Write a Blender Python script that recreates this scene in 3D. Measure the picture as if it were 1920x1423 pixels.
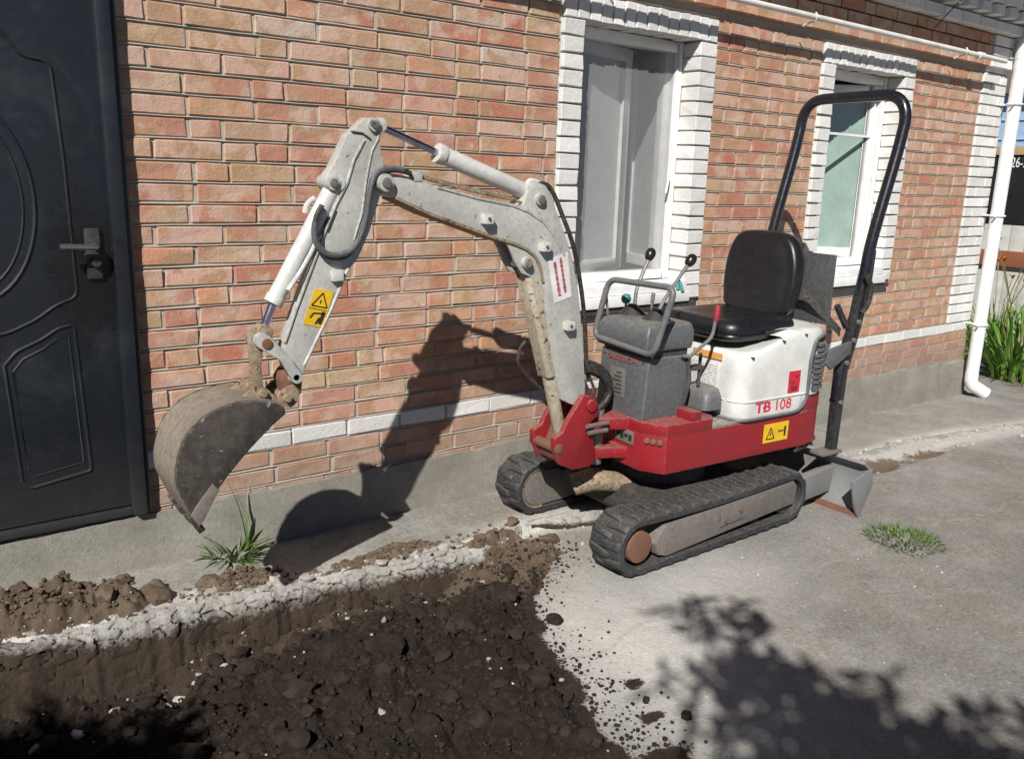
import bpy, bmesh, math, random
import numpy as np
from mathutils import Vector, Matrix, noise as mnoise

random.seed(7)
rng = np.random.default_rng(11)
for o in list(bpy.data.objects):
    bpy.data.objects.remove(o)
scene = bpy.context.scene
COL = scene.collection

# ------------------------------------------------------------------ camera
FPX, PW, PH = 1594.3, 1920.0, 1423.0
CAM = np.array([0.0, -3.306, 1.598])
YAW, PITCH, ROLL = math.radians(37.402), math.radians(-13.445), math.radians(1.706)
_f = np.array([math.sin(YAW) * math.cos(PITCH), math.cos(YAW) * math.cos(PITCH), math.sin(PITCH)])
_r = np.cross(_f, [0, 0, 1]); _r /= np.linalg.norm(_r)
_u = np.cross(_r, _f)
_c, _s = math.cos(ROLL), math.sin(ROLL)
RX, RY, RZ = _c * _r + _s * _u, -_s * _r + _c * _u, _f
cam_d = bpy.data.cameras.new('camera')
cam = bpy.data.objects.new('camera', cam_d)
COL.objects.link(cam)
cam_d.sensor_fit = 'HORIZONTAL'; cam_d.sensor_width = 36.0
cam_d.lens = 36.0 * FPX / PW
cam_d.clip_start = 0.05; cam_d.clip_end = 800
cam.matrix_world = Matrix(((RX[0], RY[0], -RZ[0], CAM[0]), (RX[1], RY[1], -RZ[1], CAM[1]),
                           (RX[2], RY[2], -RZ[2], CAM[2]), (0, 0, 0, 1)))
scene.camera = cam

# ------------------------------------------------------------------ world, sun, exposure
SUN_DIR = Vector((1.18, 1.0, -1.28)).normalized()      # the way the light travels
elev = math.asin(-SUN_DIR.z)
azim = math.atan2(-SUN_DIR.x, -SUN_DIR.y)              # clockwise from +Y towards the sun
world = bpy.data.worlds.new('World'); scene.world = world
world.use_nodes = True
wn = world.node_tree.nodes; wn.clear()
sky = wn.new('ShaderNodeTexSky'); sky.sky_type = 'NISHITA'; sky.sun_disc = False
sky.sun_elevation = elev; sky.sun_rotation = azim
sky.air_density = 0.32; sky.dust_density = 0.05; sky.ozone_density = 1.2
bg = wn.new('ShaderNodeBackground'); bg.inputs['Strength'].default_value = 0.05
wo = wn.new('ShaderNodeOutputWorld')
world.node_tree.links.new(sky.outputs[0], bg.inputs[0])
world.node_tree.links.new(bg.outputs[0], wo.inputs[0])
sun_d = bpy.data.lights.new('sun', 'SUN'); sun_d.energy = 5.0; sun_d.angle = math.radians(0.53)
sun_d.color = (1.0, 0.965, 0.91)
sun = bpy.data.objects.new('sun', sun_d); COL.objects.link(sun)
sun.rotation_euler = SUN_DIR.to_track_quat('-Z', 'Y').to_euler()
sun.location = (-6, -6, 8)
vs = scene.view_settings
vs.view_transform = 'Standard'; vs.look = 'None'; vs.exposure = 0.30; vs.gamma = 1.0; vs.use_curve_mapping = False
scene.render.engine = 'CYCLES'

# ------------------------------------------------------------------ pixel -> place helpers (a pixel gives a direction only)
def ray(px, py):
    return RX * ((px - PW / 2) / FPX) - RY * ((py - PH / 2) / FPX) + RZ
def W(px, py, y):                      # on a plane parallel to the house wall
    d = ray(px, py); t = (y - CAM[1]) / d[1]
    return tuple(CAM + t * d)
def G(px, py, z=0.0):                  # on the ground
    d = ray(px, py); t = (z - CAM[2]) / d[2]
    return tuple(CAM + t * d)
PHI = math.radians(4); SC = np.array([2.93, -.65, 0])
EA = np.array([math.cos(PHI), -math.sin(PHI), 0]); EB = np.array([math.sin(PHI), math.cos(PHI), 0])
def L(a, b, z):                        # excavator upper structure: a rearward, b towards the wall
    return tuple(SC + a * EA + b * EB + np.array([0, 0, z]))
def LB(px, py, b):                     # pixel -> point on the plane b of the upper structure
    d = ray(px, py); t = (b - (CAM - SC) @ EB) / (d @ EB)
    return tuple(CAM + t * d)

# ------------------------------------------------------------------ materials
MATS = {}
def new_mat(name):
    m = bpy.data.materials.new(name); m.use_nodes = True
    nt = m.node_tree
    b = nt.nodes['Principled BSDF']
    MATS[name] = m
    return m, nt, b
def nd(nt, t, **kw):
    n = nt.nodes.new(t)
    for k, v in kw.items():
        if hasattr(n, k): setattr(n, k, v)
    return n
def ln(nt, a, b): nt.links.new(a, b)
def coords(nt):
    return nd(nt, 'ShaderNodeNewGeometry').outputs['Position']
def noise_n(nt, vec, scale, detail=4, rough=.55, dist=0.0):
    n = nd(nt, 'ShaderNodeTexNoise'); n.inputs['Scale'].default_value = scale
    n.inputs['Detail'].default_value = detail; n.inputs['Roughness'].default_value = rough
    n.inputs['Distortion'].default_value = dist
    ln(nt, vec, n.inputs['Vector']); return n.outputs['Fac']
def ramp(nt, fac, p0, p1, c0=(0, 0, 0, 1), c1=(1, 1, 1, 1)):
    if p0 > p1: p0, p1, c0, c1 = p1, p0, c1, c0
    r = nd(nt, 'ShaderNodeValToRGB'); e = r.color_ramp.elements
    e[0].position = p0; e[1].position = p1; e[0].color = c0; e[1].color = c1
    ln(nt, fac, r.inputs[0]); return r.outputs[0]
def mixc(nt, fac, a, b, mode='MIX'):
    m = nd(nt, 'ShaderNodeMix', data_type='RGBA', blend_type=mode)
    if isinstance(fac, (int, float)): m.inputs[0].default_value = fac
    else: ln(nt, fac, m.inputs[0])
    for i, v in ((6, a), (7, b)):
        if isinstance(v, tuple): m.inputs[i].default_value = v if len(v) == 4 else (*v, 1)
        else: ln(nt, v, m.inputs[i])
    return m.outputs[2]
def math_n(nt, op, a, b=None, c=None):
    m = nd(nt, 'ShaderNodeMath', operation=op)
    for i, v in enumerate((a, b, c)):
        if v is None: continue
        if isinstance(v, (int, float)): m.inputs[i].default_value = v
        else: ln(nt, v, m.inputs[i])
    return m.outputs[0]
def bump(nt, b, h, strength=.3, dist=.01):
    n = nd(nt, 'ShaderNodeBump'); n.inputs['Strength'].default_value = strength; n.inputs['Distance'].default_value = dist
    ln(nt, h, n.inputs['Height']); ln(nt, n.outputs[0], b.inputs['Normal'])

def paint(name, col, rough=.45, dirt=(.16, .125, .09), dirt_amt=.35, chip=None, chip_at=.68, metal=0.0, scale=9.0, bmp=.08, coat=0.0, dust=0.0):
    """worn paint or bare metal: tone drift, grime film, optional chips to rust"""
    m, nt, b = new_mat(name)
    p = coords(nt)
    n1 = noise_n(nt, p, scale, 5, .6); n2 = noise_n(nt, p, scale * 6, 6, .7); n3 = noise_n(nt, p, 2.2, 3)
    base = mixc(nt, ramp(nt, n1, .35, .7), tuple(c * .86 for c in col), tuple(min(1, c * 1.08) for c in col))
    g = math_n(nt, 'MULTIPLY', ramp(nt, n2, .42, .72), dirt_amt)
    base = mixc(nt, g, base, dirt)
    g3 = math_n(nt, 'MULTIPLY', ramp(nt, n3, .48, .75), dirt_amt * .55)
    base = mixc(nt, g3, base, dirt)
    if dust > 0:
        nrm = nd(nt, 'ShaderNodeNewGeometry').outputs['Normal']
        sx = nd(nt, 'ShaderNodeSeparateXYZ'); ln(nt, nrm, sx.inputs[0])
        up = math_n(nt, 'MULTIPLY', ramp(nt, sx.outputs[2], .3, .95), dust)
        up = math_n(nt, 'MULTIPLY', up, ramp(nt, n2, .3, .6))
        base = mixc(nt, up, base, (.36, .32, .26))
    if dirt_amt > .15:
        sp = math_n(nt, 'MULTIPLY', ramp(nt, noise_n(nt, p, 75, 3, .6), .66, .70), min(.75, dirt_amt * 1.6))
        base = mixc(nt, sp, base, dirt)
    hgt = n2
    if chip:
        n4 = noise_n(nt, p, 38, 5, .65, .6)
        c = ramp(nt, n4, chip_at, chip_at + .03)
        bv = nd(nt, 'ShaderNodeBevel'); bv.samples = 3; bv.inputs['Radius'].default_value = .007
        dt = nd(nt, 'ShaderNodeVectorMath', operation='DOT_PRODUCT'); ln(nt, bv.outputs[0], dt.inputs[0]); ln(nt, nd(nt, 'ShaderNodeNewGeometry').outputs['Normal'], dt.inputs[1])
        ew = math_n(nt, 'MULTIPLY', ramp(nt, dt.outputs['Value'], .86, .985, (1, 1, 1, 1), (0, 0, 0, 1)), ramp(nt, n2, .44, .58))
        c = math_n(nt, 'MAXIMUM', c, math_n(nt, 'MULTIPLY', ew, .8))
        base = mixc(nt, c, base, chip)
        hgt = math_n(nt, 'SUBTRACT', math_n(nt, 'MULTIPLY', n2, .4), c)
    ln(nt, base, b.inputs['Base Color'])
    r = math_n(nt, 'ADD', math_n(nt, 'MULTIPLY', n2, .3), rough - .12)
    ln(nt, r, b.inputs['Roughness'])
    b.inputs['Metallic'].default_value = metal
    b.inputs['Coat Weight'].default_value = coat
    b.inputs['Coat Roughness'].default_value = .15
    bump(nt, b, hgt, bmp, .004)
    return m

paint('boom_paint', (.47, .475, .445), .48, dirt=(.22, .185, .14), dirt_amt=.42, chip=(.085, .05, .035), chip_at=.655, dust=.4)
paint('cylinder_paint', (.60, .60, .56), .42, dirt_amt=.25, chip=(.16, .07, .04), chip_at=.72)
paint('white_cylinder', (.60, .605, .585), .42, dirt_amt=.25, chip=(.2, .12, .08), chip_at=.74)
paint('rusty_cylinder', (.47, .43, .34), .65, dirt=(.24, .17, .10), dirt_amt=.75, chip=(.10, .055, .03), chip_at=.60, bmp=.25)
paint('red_paint', (.27, .009, .017), .40, dirt=(.13, .035, .03), dirt_amt=.45, chip=(.28, .17, .15), chip_at=.70, dust=.32, coat=.1)
paint('hood_paint', (.66, .665, .64), .36, dirt=(.36, .34, .30), dirt_amt=.20, bmp=.03, coat=.25)
paint('grey_plastic', (.085, .094, .104), .48, dirt=(.19, .18, .165), dirt_amt=.45, dust=.3)
paint('grey_mat', (.10, .10, .10), .8, dirt=(.22, .20, .17), dirt_amt=.7, dust=.8)
paint('console_dark', (.04, .04, .043), .6, dirt_amt=.3)
paint('rubber', (.020, .0215, .024), .58, dirt=(.15, .15, .15), dirt_amt=.32, bmp=.35, dust=.16, scale=14)
paint('track_steel', (.135, .125, .115), .62, dirt=(.26, .22, .18), dirt_amt=.6, chip=(.16, .07, .04), chip_at=.64, bmp=.3)
paint('rust', (.20, .085, .05), .85, dirt=(.10, .06, .045), dirt_amt=.8, bmp=.4)
paint('rust_tan', (.32, .255, .17), .8, dirt=(.12, .06, .03), dirt_amt=.85, chip=(.07, .035, .02), chip_at=.60, bmp=.4)
paint('bucket_steel', (.028, .025, .023), .5, dirt=(.13, .105, .085), dirt_amt=.5, chip=(.25, .235, .22), chip_at=.64, scale=5, bmp=.5)
paint('bucket_back', (.25, .22, .18), .66, dirt=(.12, .085, .06), dirt_amt=.85, chip=(.10, .06, .04), chip_at=.66, bmp=.4)
paint('blade_paint', (.19, .20, .21), .55, dirt=(.20, .175, .15), dirt_amt=.6, chip=(.16, .10, .07), chip_at=.66, dust=.3)
paint('black_tube', (.008, .008, .013), .26, dirt=(.08, .075, .07), dirt_amt=.12, bmp=.03, coat=.3)
paint('black_steel', (.016, .016, .02), .42, dirt=(.14, .13, .115), dirt_amt=.3)
paint('vinyl', (.008, .008, .010), .34, dirt=(.07, .068, .065), dirt_amt=.14, bmp=.06)
paint('hose', (.014, .014, .014), .5, dirt=(.17, .15, .12), dirt_amt=.4)
paint('dark_plate', (.055, .06, .06), .5, dirt=(.16, .16, .15), dirt_amt=.4)
paint('under_dark', (.03, .027, .025), .8, dirt=(.12, .10, .08), dirt_amt=.6)
paint('chrome_rod', (.45, .42, .52), .22, dirt_amt=.1, metal=1.0)
paint('steel_pin', (.30, .28, .25), .5, dirt=(.15, .10, .06), dirt_amt=.5, metal=.6)
paint('lever_steel', (.42, .42, .42), .35, dirt_amt=.15, metal=.8)
paint('handle_paint', (.12, .125, .13), .45, dirt=(.3, .29, .27), dirt_amt=.25)
paint('knob_black', (.012, .012, .012), .25, dirt_amt=.05)
paint('knob_green', (.02, .22, .20), .4, dirt_amt=.15)
paint('grip_red', (.36, .02, .04), .5, dirt_amt=.2)
paint('sticker_yellow', (.75, .47, .012), .45, dirt=(.35, .22, .05), dirt_amt=.25, bmp=.0)
paint('sticker_white', (.74, .72, .72), .5, dirt_amt=.12, bmp=.0)
paint('sticker_red', (.60, .02, .05), .45, dirt=(.3, .02, .03), dirt_amt=.4, bmp=.0)
paint('letter_red', (.62, .02, .07), .4, dirt_amt=.1, bmp=.0)
paint('faded_red', (.42, .07, .075), .5, dirt=(.2, .1, .1), dirt_amt=.4, bmp=.0)
paint('print_black', (.02, .018, .015), .5, dirt_amt=.1, bmp=.0)
paint('print_grey', (.45, .44, .44), .5, dirt_amt=.1, bmp=.0)
paint('print_orange', (.75, .36, .10), .5, dirt_amt=.25, bmp=.0)
paint('plate_etched', (.155, .155, .13), .4, dirt_amt=.4, bmp=.0)
paint('door_paint', (.011, .0145, .021), .42, dirt=(.012, .012, .013), dirt_amt=.5, scale=3.0, bmp=.10)
def door_grime():
    m = MATS['door_paint']; nt = m.node_tree; b = nt.nodes['Principled BSDF']
    src = b.inputs['Base Color'].links[0].from_socket
    p = coords(nt); lockp = W(160, 470, -.02)
    d = nd(nt, 'ShaderNodeVectorMath', operation='SUBTRACT'); ln(nt, p, d.inputs[0]); d.inputs[1].default_value = (lockp[0], lockp[1], lockp[2] - .06)
    sc = nd(nt, 'ShaderNodeVectorMath', operation='MULTIPLY'); ln(nt, d.outputs[0], sc.inputs[0]); sc.inputs[1].default_value = (6.5, 0, 3.0)
    le = nd(nt, 'ShaderNodeVectorMath', operation='LENGTH'); ln(nt, sc.outputs[0], le.inputs[0])
    n = noise_n(nt, p, 22, 6, .75, .4)
    f = math_n(nt, 'SUBTRACT', math_n(nt, 'MULTIPLY', n, 2.2), le.outputs['Value'])
    base = mixc(nt, math_n(nt, 'MULTIPLY', ramp(nt, f, .25, .6), .9), src, (.006, .006, .006))
    n2 = noise_n(nt, p, 3.0, 5, .7, 1.0)
    base = mixc(nt, math_n(nt, 'MULTIPLY', ramp(nt, n2, .52, .72), .35), base, (.055, .060, .066))
    sep = nd(nt, 'ShaderNodeSeparateXYZ'); ln(nt, p, sep.inputs[0])
    low = math_n(nt, 'MULTIPLY', ramp(nt, math_n(nt, 'ADD', sep.outputs[2], math_n(nt, 'MULTIPLY', n, .4)), .45, .85, (1, 1, 1, 1), (0, 0, 0, 1)), .3)
    base = mixc(nt, low, base, (.10, .09, .08))
    ln(nt, base, b.inputs['Base Color'])
door_grime()
paint('door_handle', (.40, .40, .41), .25, dirt_amt=.1, metal=.9)
paint('door_lock', (.035, .035, .032), .5, dirt=(.10, .095, .08), dirt_amt=.5, metal=.3)
paint('upvc', (.80, .80, .79), .3, dirt=(.5, .48, .45), dirt_amt=.06, bmp=.0)
paint('pipe_white', (.78, .785, .79), .32, dirt=(.45, .43, .38), dirt_amt=.12, bmp=.02)
paint('gas_paint', (.72, .71, .68), .45, dirt=(.3, .25, .2), dirt_amt=.3, bmp=.05)
paint('pane_film', (.46, .47, .48), .25, dirt=(.30, .30, .31), dirt_amt=.2, bmp=.0, coat=.4)
paint('pane_green', (.25, .34, .30), .18, dirt=(.28, .36, .33), dirt_amt=.25, bmp=.0, coat=.5)
paint('dark_room', (.22, .22, .225), .9, dirt_amt=.1)
paint('fence_sheet', (.50, .50, .47), .5, dirt=(.35, .33, .28), dirt_amt=.2)
paint('rail_brown', (.26, .085, .035), .6, dirt_amt=.25)
paint('board_dark', (.012, .014, .016), .35, dirt_amt=.1)
paint('letters_white', (.8, .8, .8), .5, dirt_amt=.02, bmp=.0)
paint('wood_tan', (.42, .30, .16), .6, dirt_amt=.3)
paint('far_blue', (.25, .40, .62), .6, dirt_amt=.1)
paint('roof_sheet', (.12, .10, .09), .6)
paint('soffit', (.42, .42, .40), .6)
paint('bark', (.09, .06, .04), .9, bmp=.6)

def glass_mat():
    m, nt, b = new_mat('glass')
    b.inputs['Base Color'].default_value = (.9, .95, .93, 1); b.inputs['Roughness'].default_value = .02
    b.inputs['Transmission Weight'].default_value = 1.0; b.inputs['IOR'].default_value = 1.1
glass_mat()

def net_mat():
    m, nt, b = new_mat('net')
    b.inputs['Base Color'].default_value = (.34, .345, .35, 1); b.inputs['Roughness'].default_value = .9
    tr = nd(nt, 'ShaderNodeBsdfTransparent'); mx = nd(nt, 'ShaderNodeMixShader'); mx.inputs[0].default_value = .40
    ln(nt, tr.outputs[0], mx.inputs[1]); ln(nt, b.outputs[0], mx.inputs[2]); ln(nt, mx.outputs[0], nt.nodes['Material Output'].inputs[0])
net_mat()
def leaf_mat(name, c0, c1):
    m, nt, b = new_mat(name)
    g = nd(nt, 'ShaderNodeNewGeometry')
    base = mixc(nt, g.outputs['Random Per Island'], c0, c1)
    ln(nt, base, b.inputs['Base Color']); b.inputs['Roughness'].default_value = .45
    tr = nd(nt, 'ShaderNodeBsdfTranslucent'); ln(nt, base, tr.inputs[0])
    mx = nd(nt, 'ShaderNodeMixShader'); mx.inputs[0].default_value = .3
    out = nt.nodes['Material Output']
    ln(nt, b.outputs[0], mx.inputs[1]); ln(nt, tr.outputs[0], mx.inputs[2]); ln(nt, mx.outputs[0], out.inputs[0])
leaf_mat('grass', (.06, .125, .022), (.13, .20, .045))
leaf_mat('lily_leaf', (.07, .17, .02), (.17, .32, .05))
leaf_mat('dry_stalk', (.30, .22, .12), (.20, .15, .07))
leaf_mat('lily_flower', (.55, .16, .02), (.62, .22, .03))
leaf_mat('tree_leaf', (.04, .08, .02), (.08, .13, .03))

def brick_mat(name, stops, white=False):
    m, nt, b = new_mat(name)
    g = nd(nt, 'ShaderNodeNewGeometry'); p = g.outputs['Position']
    oi = nd(nt, 'ShaderNodeObjectInfo')
    rnd = math_n(nt, 'FRACT', math_n(nt, 'ADD', oi.outputs['Random'], math_n(nt, 'MULTIPLY', g.outputs['Random Per Island'], 7.13)))
    r = nd(nt, 'ShaderNodeValToRGB'); cr = r.color_ramp
    while len(cr.elements) < len(stops): cr.elements.new(.5)
    for e, (pos, c) in zip(cr.elements, stops): e.position = pos; e.color = (*c, 1)
    ln(nt, rnd, r.inputs[0]); base = r.outputs[0]
    # offset the noise per brick so that blotches end at brick edges
    off = nd(nt, 'ShaderNodeCombineXYZ'); ln(nt, math_n(nt, 'MULTIPLY', rnd, 37.0), off.inputs[1])
    ad = nd(nt, 'ShaderNodeVectorMath', operation='ADD'); ln(nt, p, ad.inputs[0]); ln(nt, off.outputs[0], ad.inputs[1])
    v = ad.outputs[0]
    n1 = noise_n(nt, v, 11, 3, .5, .5); n2 = noise_n(nt, v, 60, 5, .7); n3 = noise_n(nt, v, 170, 4, .7); n4 = noise_n(nt, p, 1.3, 3)
    if not white:
        base = mixc(nt, math_n(nt, 'MULTIPLY', ramp(nt, n1, .50, .57), .85), base, (.40, .235, .115))
        n5 = noise_n(nt, v, 7, 2, .5, .3)
        base = mixc(nt, math_n(nt, 'MULTIPLY', ramp(nt, n5, .52, .60), .75), base, (.57, .385, .305))
        n6 = noise_n(nt, v, 5, 2, .5, .4)
        base = mixc(nt, math_n(nt, 'MULTIPLY', ramp(nt, n6, .55, .64), .7), base, (.42, .13, .075))
        n11 = noise_n(nt, v, 19, 4, .65, .8)
        base = mixc(nt, math_n(nt, 'MULTIPLY', ramp(nt, n11, .60, .66), .55), base, (.50, .46, .39))
        base = mixc(nt, math_n(nt, 'MULTIPLY', ramp(nt, n11, .36, .30), .6), base, (.22, .11, .07))
        base = mixc(nt, math_n(nt, 'MULTIPLY', ramp(nt, n2, .46, .72), .30), base, (.50, .37, .295))
        base = mixc(nt, math_n(nt, 'MULTIPLY', ramp(nt, n4, .42, .62), .14), base, (.40, .29, .22))
        base = mixc(nt, ramp(nt, n3, .655, .69), base, (.13, .075, .05))
        sep = nd(nt, 'ShaderNodeSeparateXYZ'); ln(nt, p, sep.inputs[0])
        n9 = noise_n(nt, p, 6, 6, .72, .6); n10 = noise_n(nt, p, 3.1, 3, .6)
        base = mixc(nt, math_n(nt, 'MULTIPLY', ramp(nt, math_n(nt, 'ADD', sep.outputs[2], math_n(nt, 'MULTIPLY', n10, .8)), .9, 2.3, (1, 1, 1, 1), (0, 0, 0, 1)), .20), base, (.48, .16, .09))
        base = mixc(nt, math_n(nt, 'MULTIPLY', ramp(nt, n9, .58, .70), .38), base, (.47, .42, .36))
        base = mixc(nt, math_n(nt, 'MULTIPLY', ramp(nt, n9, .38, .28), .4), base, (.24, .14, .095))
        sp = math_n(nt, 'ADD', sep.outputs[2], math_n(nt, 'MULTIPLY', n9, -.5))
        base = mixc(nt, math_n(nt, 'MULTIPLY', ramp(nt, sp, -.02, .35, (1, 1, 1, 1), (0, 0, 0, 1)), .6), base, (.20, .165, .13))
    else:
        base = mixc(nt, math_n(nt, 'MULTIPLY', ramp(nt, n2, .45, .75), .28), base, (.40, .375, .33))
        base = mixc(nt, math_n(nt, 'MULTIPLY', ramp(nt, n4, .5, .7), .25), base, (.42, .40, .36))
        base = mixc(nt, math_n(nt, 'MULTIPLY', ramp(nt, n3, .68, .72), .5), base, (.25, .22, .19))
    if not white: base = mixc(nt, .14, base, (.34, .28, .235))
    ln(nt, base, b.inputs['Base Color']); b.inputs['Roughness'].default_value = .88
    h = math_n(nt, 'ADD', math_n(nt, 'ADD', n2, math_n(nt, 'MULTIPLY', n3, .7)), math_n(nt, 'MULTIPLY', noise_n(nt, v, 22, 3, .6), 1.0))
    bump(nt, b, h, .5, .006)
brick_mat('brick', [(0, (0.450, 0.167, 0.086)), (.08, (0.558, 0.326, 0.237)), (.17, (0.468, 0.317, 0.172)), (.28, (0.576, 0.352, 0.267)), (.38, (0.558, 0.229, 0.120)),
                    (.48, (0.495, 0.326, 0.189)), (.57, (0.450, 0.128, 0.069)), (.66, (0.576, 0.370, 0.288)), (.75, (0.522, 0.255, 0.133)), (.83, (0.423, 0.088, 0.052)), (.90, (0.486, 0.352, 0.206)), (.95, (0.378, 0.202, 0.103)), (1.0, (0.540, 0.449, 0.353))])
brick_mat('white_brick', [(0, (.64, .63, .605)), (.5, (.70, .69, .67)), (1, (.75, .745, .73))], True)

def mortar_mat():
    m, nt, b = new_mat('mortar'); p = coords(nt)
    n1 = noise_n(nt, p, 14, 5, .6); n2 = noise_n(nt, p, 120, 4, .7)
    base = mixc(nt, n1, (.33, .30, .255), (.46, .425, .37))
    base = mixc(nt, ramp(nt, n2, .60, .78), base, (.27, .235, .19))
    ln(nt, base, b.inputs['Base Color']); b.inputs['Roughness'].default_value = .95
    bump(nt, b, n2, .6, .005)
mortar_mat()
def plinth_mat():
    m, nt, b = new_mat('plinth'); p = coords(nt)
    n1 = noise_n(nt, p, 3.5, 5, .65); n2 = noise_n(nt, p, 45, 6, .75); n3 = noise_n(nt, p, 160, 3, .7)
    base = mixc(nt, ramp(nt, n1, .3, .7), (.20, .188, .156), (.31, .293, .255))
    base = mixc(nt, math_n(nt, 'MULTIPLY', ramp(nt, n2, .45, .7), .6), base, (.15, .135, .11))
    base = mixc(nt, math_n(nt, 'MULTIPLY', ramp(nt, n3, .62, .72), .6), base, (.45, .43, .38))
    ln(nt, base, b.inputs['Base Color']); b.inputs['Roughness'].default_value = .95
    bump(nt, b, math_n(nt, 'ADD', math_n(nt, 'MULTIPLY', n2, .5), n3), .55, .006)
plinth_mat()

def attr(nt, name):
    a = nd(nt, 'ShaderNodeAttribute', attribute_name=name); return a.outputs['Fac']
def ground_mat(name, kind, gain=1.0):
    m, nt, b = new_mat(name); p = coords(nt)
    n1 = noise_n(nt, p, 1.1, 4, .6); n2 = noise_n(nt, p, 9, 6, .68, .3); n3 = noise_n(nt, p, 70, 6, .75); n4 = noise_n(nt, p, 260, 3, .7)
    mud, dust = attr(nt, 'mud'), attr(nt, 'dust')
    soil = mixc(nt, ramp(nt, n2, .35, .7), (.018, .013, .010), (.040, .029, .022))
    soil = mixc(nt, ramp(nt, n3, .5, .75), soil, (.066, .050, .038))
    soil = mixc(nt, math_n(nt, 'MULTIPLY', attr(nt, 'dry'), .8), soil, mixc(nt, n3, (.125, .088, .058), (.23, .175, .125)))
    speck = ramp(nt, noise_n(nt, p, 210, 2, .5), .735, .75)
    soil = mixc(nt, math_n(nt, 'MULTIPLY', speck, .6), soil, (.42, .39, .34))
    gn = lambda *c: tuple(min(.8, v * gain) for v in c)
    if kind == 'soil':
        base = soil
    else:
        base = mixc(nt, ramp(nt, n1, .40, .60), gn(.215, .210, .200), gn(.36, .352, .335))
        n12 = noise_n(nt, p, .62, 5, .65, 1.2)
        base = mixc(nt, math_n(nt, 'MULTIPLY', ramp(nt, n12, .50, .62), .6), base, gn(.27, .235, .19))
        base = mixc(nt, math_n(nt, 'MULTIPLY', ramp(nt, n2, .40, .68), .6), base, gn(.230, .214, .190))
        n7 = noise_n(nt, p, 3.3, 5, .7, .8)
        base = mixc(nt, math_n(nt, 'MULTIPLY', ramp(nt, n7, .50, .66), .45), base, gn(.41, .395, .365))
        base = mixc(nt, math_n(nt, 'MULTIPLY', ramp(nt, n7, .46, .32), .6), base, gn(.19, .178, .155))
        n8 = noise_n(nt, p, 24, 5, .75, .5)
        base = mixc(nt, math_n(nt, 'MULTIPLY', ramp(nt, n8, .56, .66), .5), base, (.44, .425, .39))
        base = mixc(nt, math_n(nt, 'MULTIPLY', ramp(nt, n8, .43, .30), .6), base, (.15, .135, .11))
        base = mixc(nt, math_n(nt, 'MULTIPLY', ramp(nt, n3, .42, .7), .55), base, (.34, .325, .29))
        base = mixc(nt, math_n(nt, 'MULTIPLY', ramp(nt, n3, .50, .30), .7), base, (.12, .11, .09))
        base = mixc(nt, ramp(nt, n4, .70, .75), base, (.46, .44, .40))
        du = math_n(nt, 'MULTIPLY', dust, math_n(nt, 'ADD', .45, math_n(nt, 'MULTIPLY', n2, 1.0)))
        nd_ = math_n(nt, 'MINIMUM', du, .95)
        base = mixc(nt, nd_, base, mixc(nt, ramp(nt, n3, .35, .7), (.50, .485, .45), (.66, .645, .61)))
        # cracks
        vo = nd(nt, 'ShaderNodeTexVoronoi', feature='DISTANCE_TO_EDGE'); vo.inputs['Scale'].default_value = .55
        wv = nd(nt, 'ShaderNodeVectorMath', operation='ADD'); ln(nt, p, wv.inputs[0])
        nn = nd(nt, 'ShaderNodeTexNoise'); nn.inputs['Scale'].default_value = 3; ln(nt, p, nn.inputs['Vector'])
        sc_ = nd(nt, 'ShaderNodeVectorMath', operation='SCALE'); ln(nt, nn.outputs['Color'], sc_.inputs[0]); sc_.inputs['Scale'].default_value = .35
        ln(nt, sc_.outputs[0], wv.inputs[1]); ln(nt, wv.outputs[0], vo.inputs['Vector'])
        crack = ramp(nt, vo.outputs['Distance'], .001, .004, (1, 1, 1, 1), (0, 0, 0, 1))
        base = mixc(nt, math_n(nt, 'MULTIPLY', math_n(nt, 'MULTIPLY', crack, .22), ramp(nt, n7, .45, .6)), base, (.36, .34, .30))
        A, B = G(1540, 1055), G(1920, 925)
        ux, uy = B[0] - A[0], B[1] - A[1]; ll = math.hypot(ux, uy); ux, uy = ux / ll, uy / ll
        for (px0, py0, cx0, cy0, wdt, amt) in ((A[0], A[1], ux, uy, .012, .55), (3.05, -1.9, uy * -1, ux, .006, .2)):
            dv = nd(nt, 'ShaderNodeVectorMath', operation='DOT_PRODUCT'); dv.inputs[1].default_value = (-cy0, cx0, 0)
            sv = nd(nt, 'ShaderNodeVectorMath', operation='SUBTRACT'); ln(nt, wv.outputs[0], sv.inputs[0]); sv.inputs[1].default_value = (px0 + .17, py0 + .17, 0)
            ln(nt, sv.outputs[0], dv.inputs[0])
            ds_ = math_n(nt, 'ABSOLUTE', math_n(nt, 'MULTIPLY', dv.outputs['Value'], 1.0))
            mk = ramp(nt, ds_, wdt * .3, wdt * 1.6, (1, 1, 1, 1), (0, 0, 0, 1))
            mk = math_n(nt, 'MULTIPLY', math_n(nt, 'MULTIPLY', mk, amt), ramp(nt, n8, .36, .56))
            base = mixc(nt, mk, base, gn(.40, .385, .355))
        # mud spilled over the concrete in crumbs
        mm = math_n(nt, 'ADD', mud, math_n(nt, 'MULTIPLY', math_n(nt, 'SUBTRACT', n3, .5), 1.1))
        mm = math_n(nt, 'ADD', mm, math_n(nt, 'MULTIPLY', math_n(nt, 'SUBTRACT', n2, .5), 1.2))
        base = mixc(nt, ramp(nt, mm, .45, .58), base, soil)
    ln(nt, base, b.inputs['Base Color']); b.inputs['Roughness'].default_value = .95
    b.inputs['Specular IOR Level'].default_value = .2
    h = math_n(nt, 'ADD', n3, math_n(nt, 'MULTIPLY', n4, .4))
    bump(nt, b, h, .9 if kind == 'soil' else .7, .02 if kind == 'soil' else .008)
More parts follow.
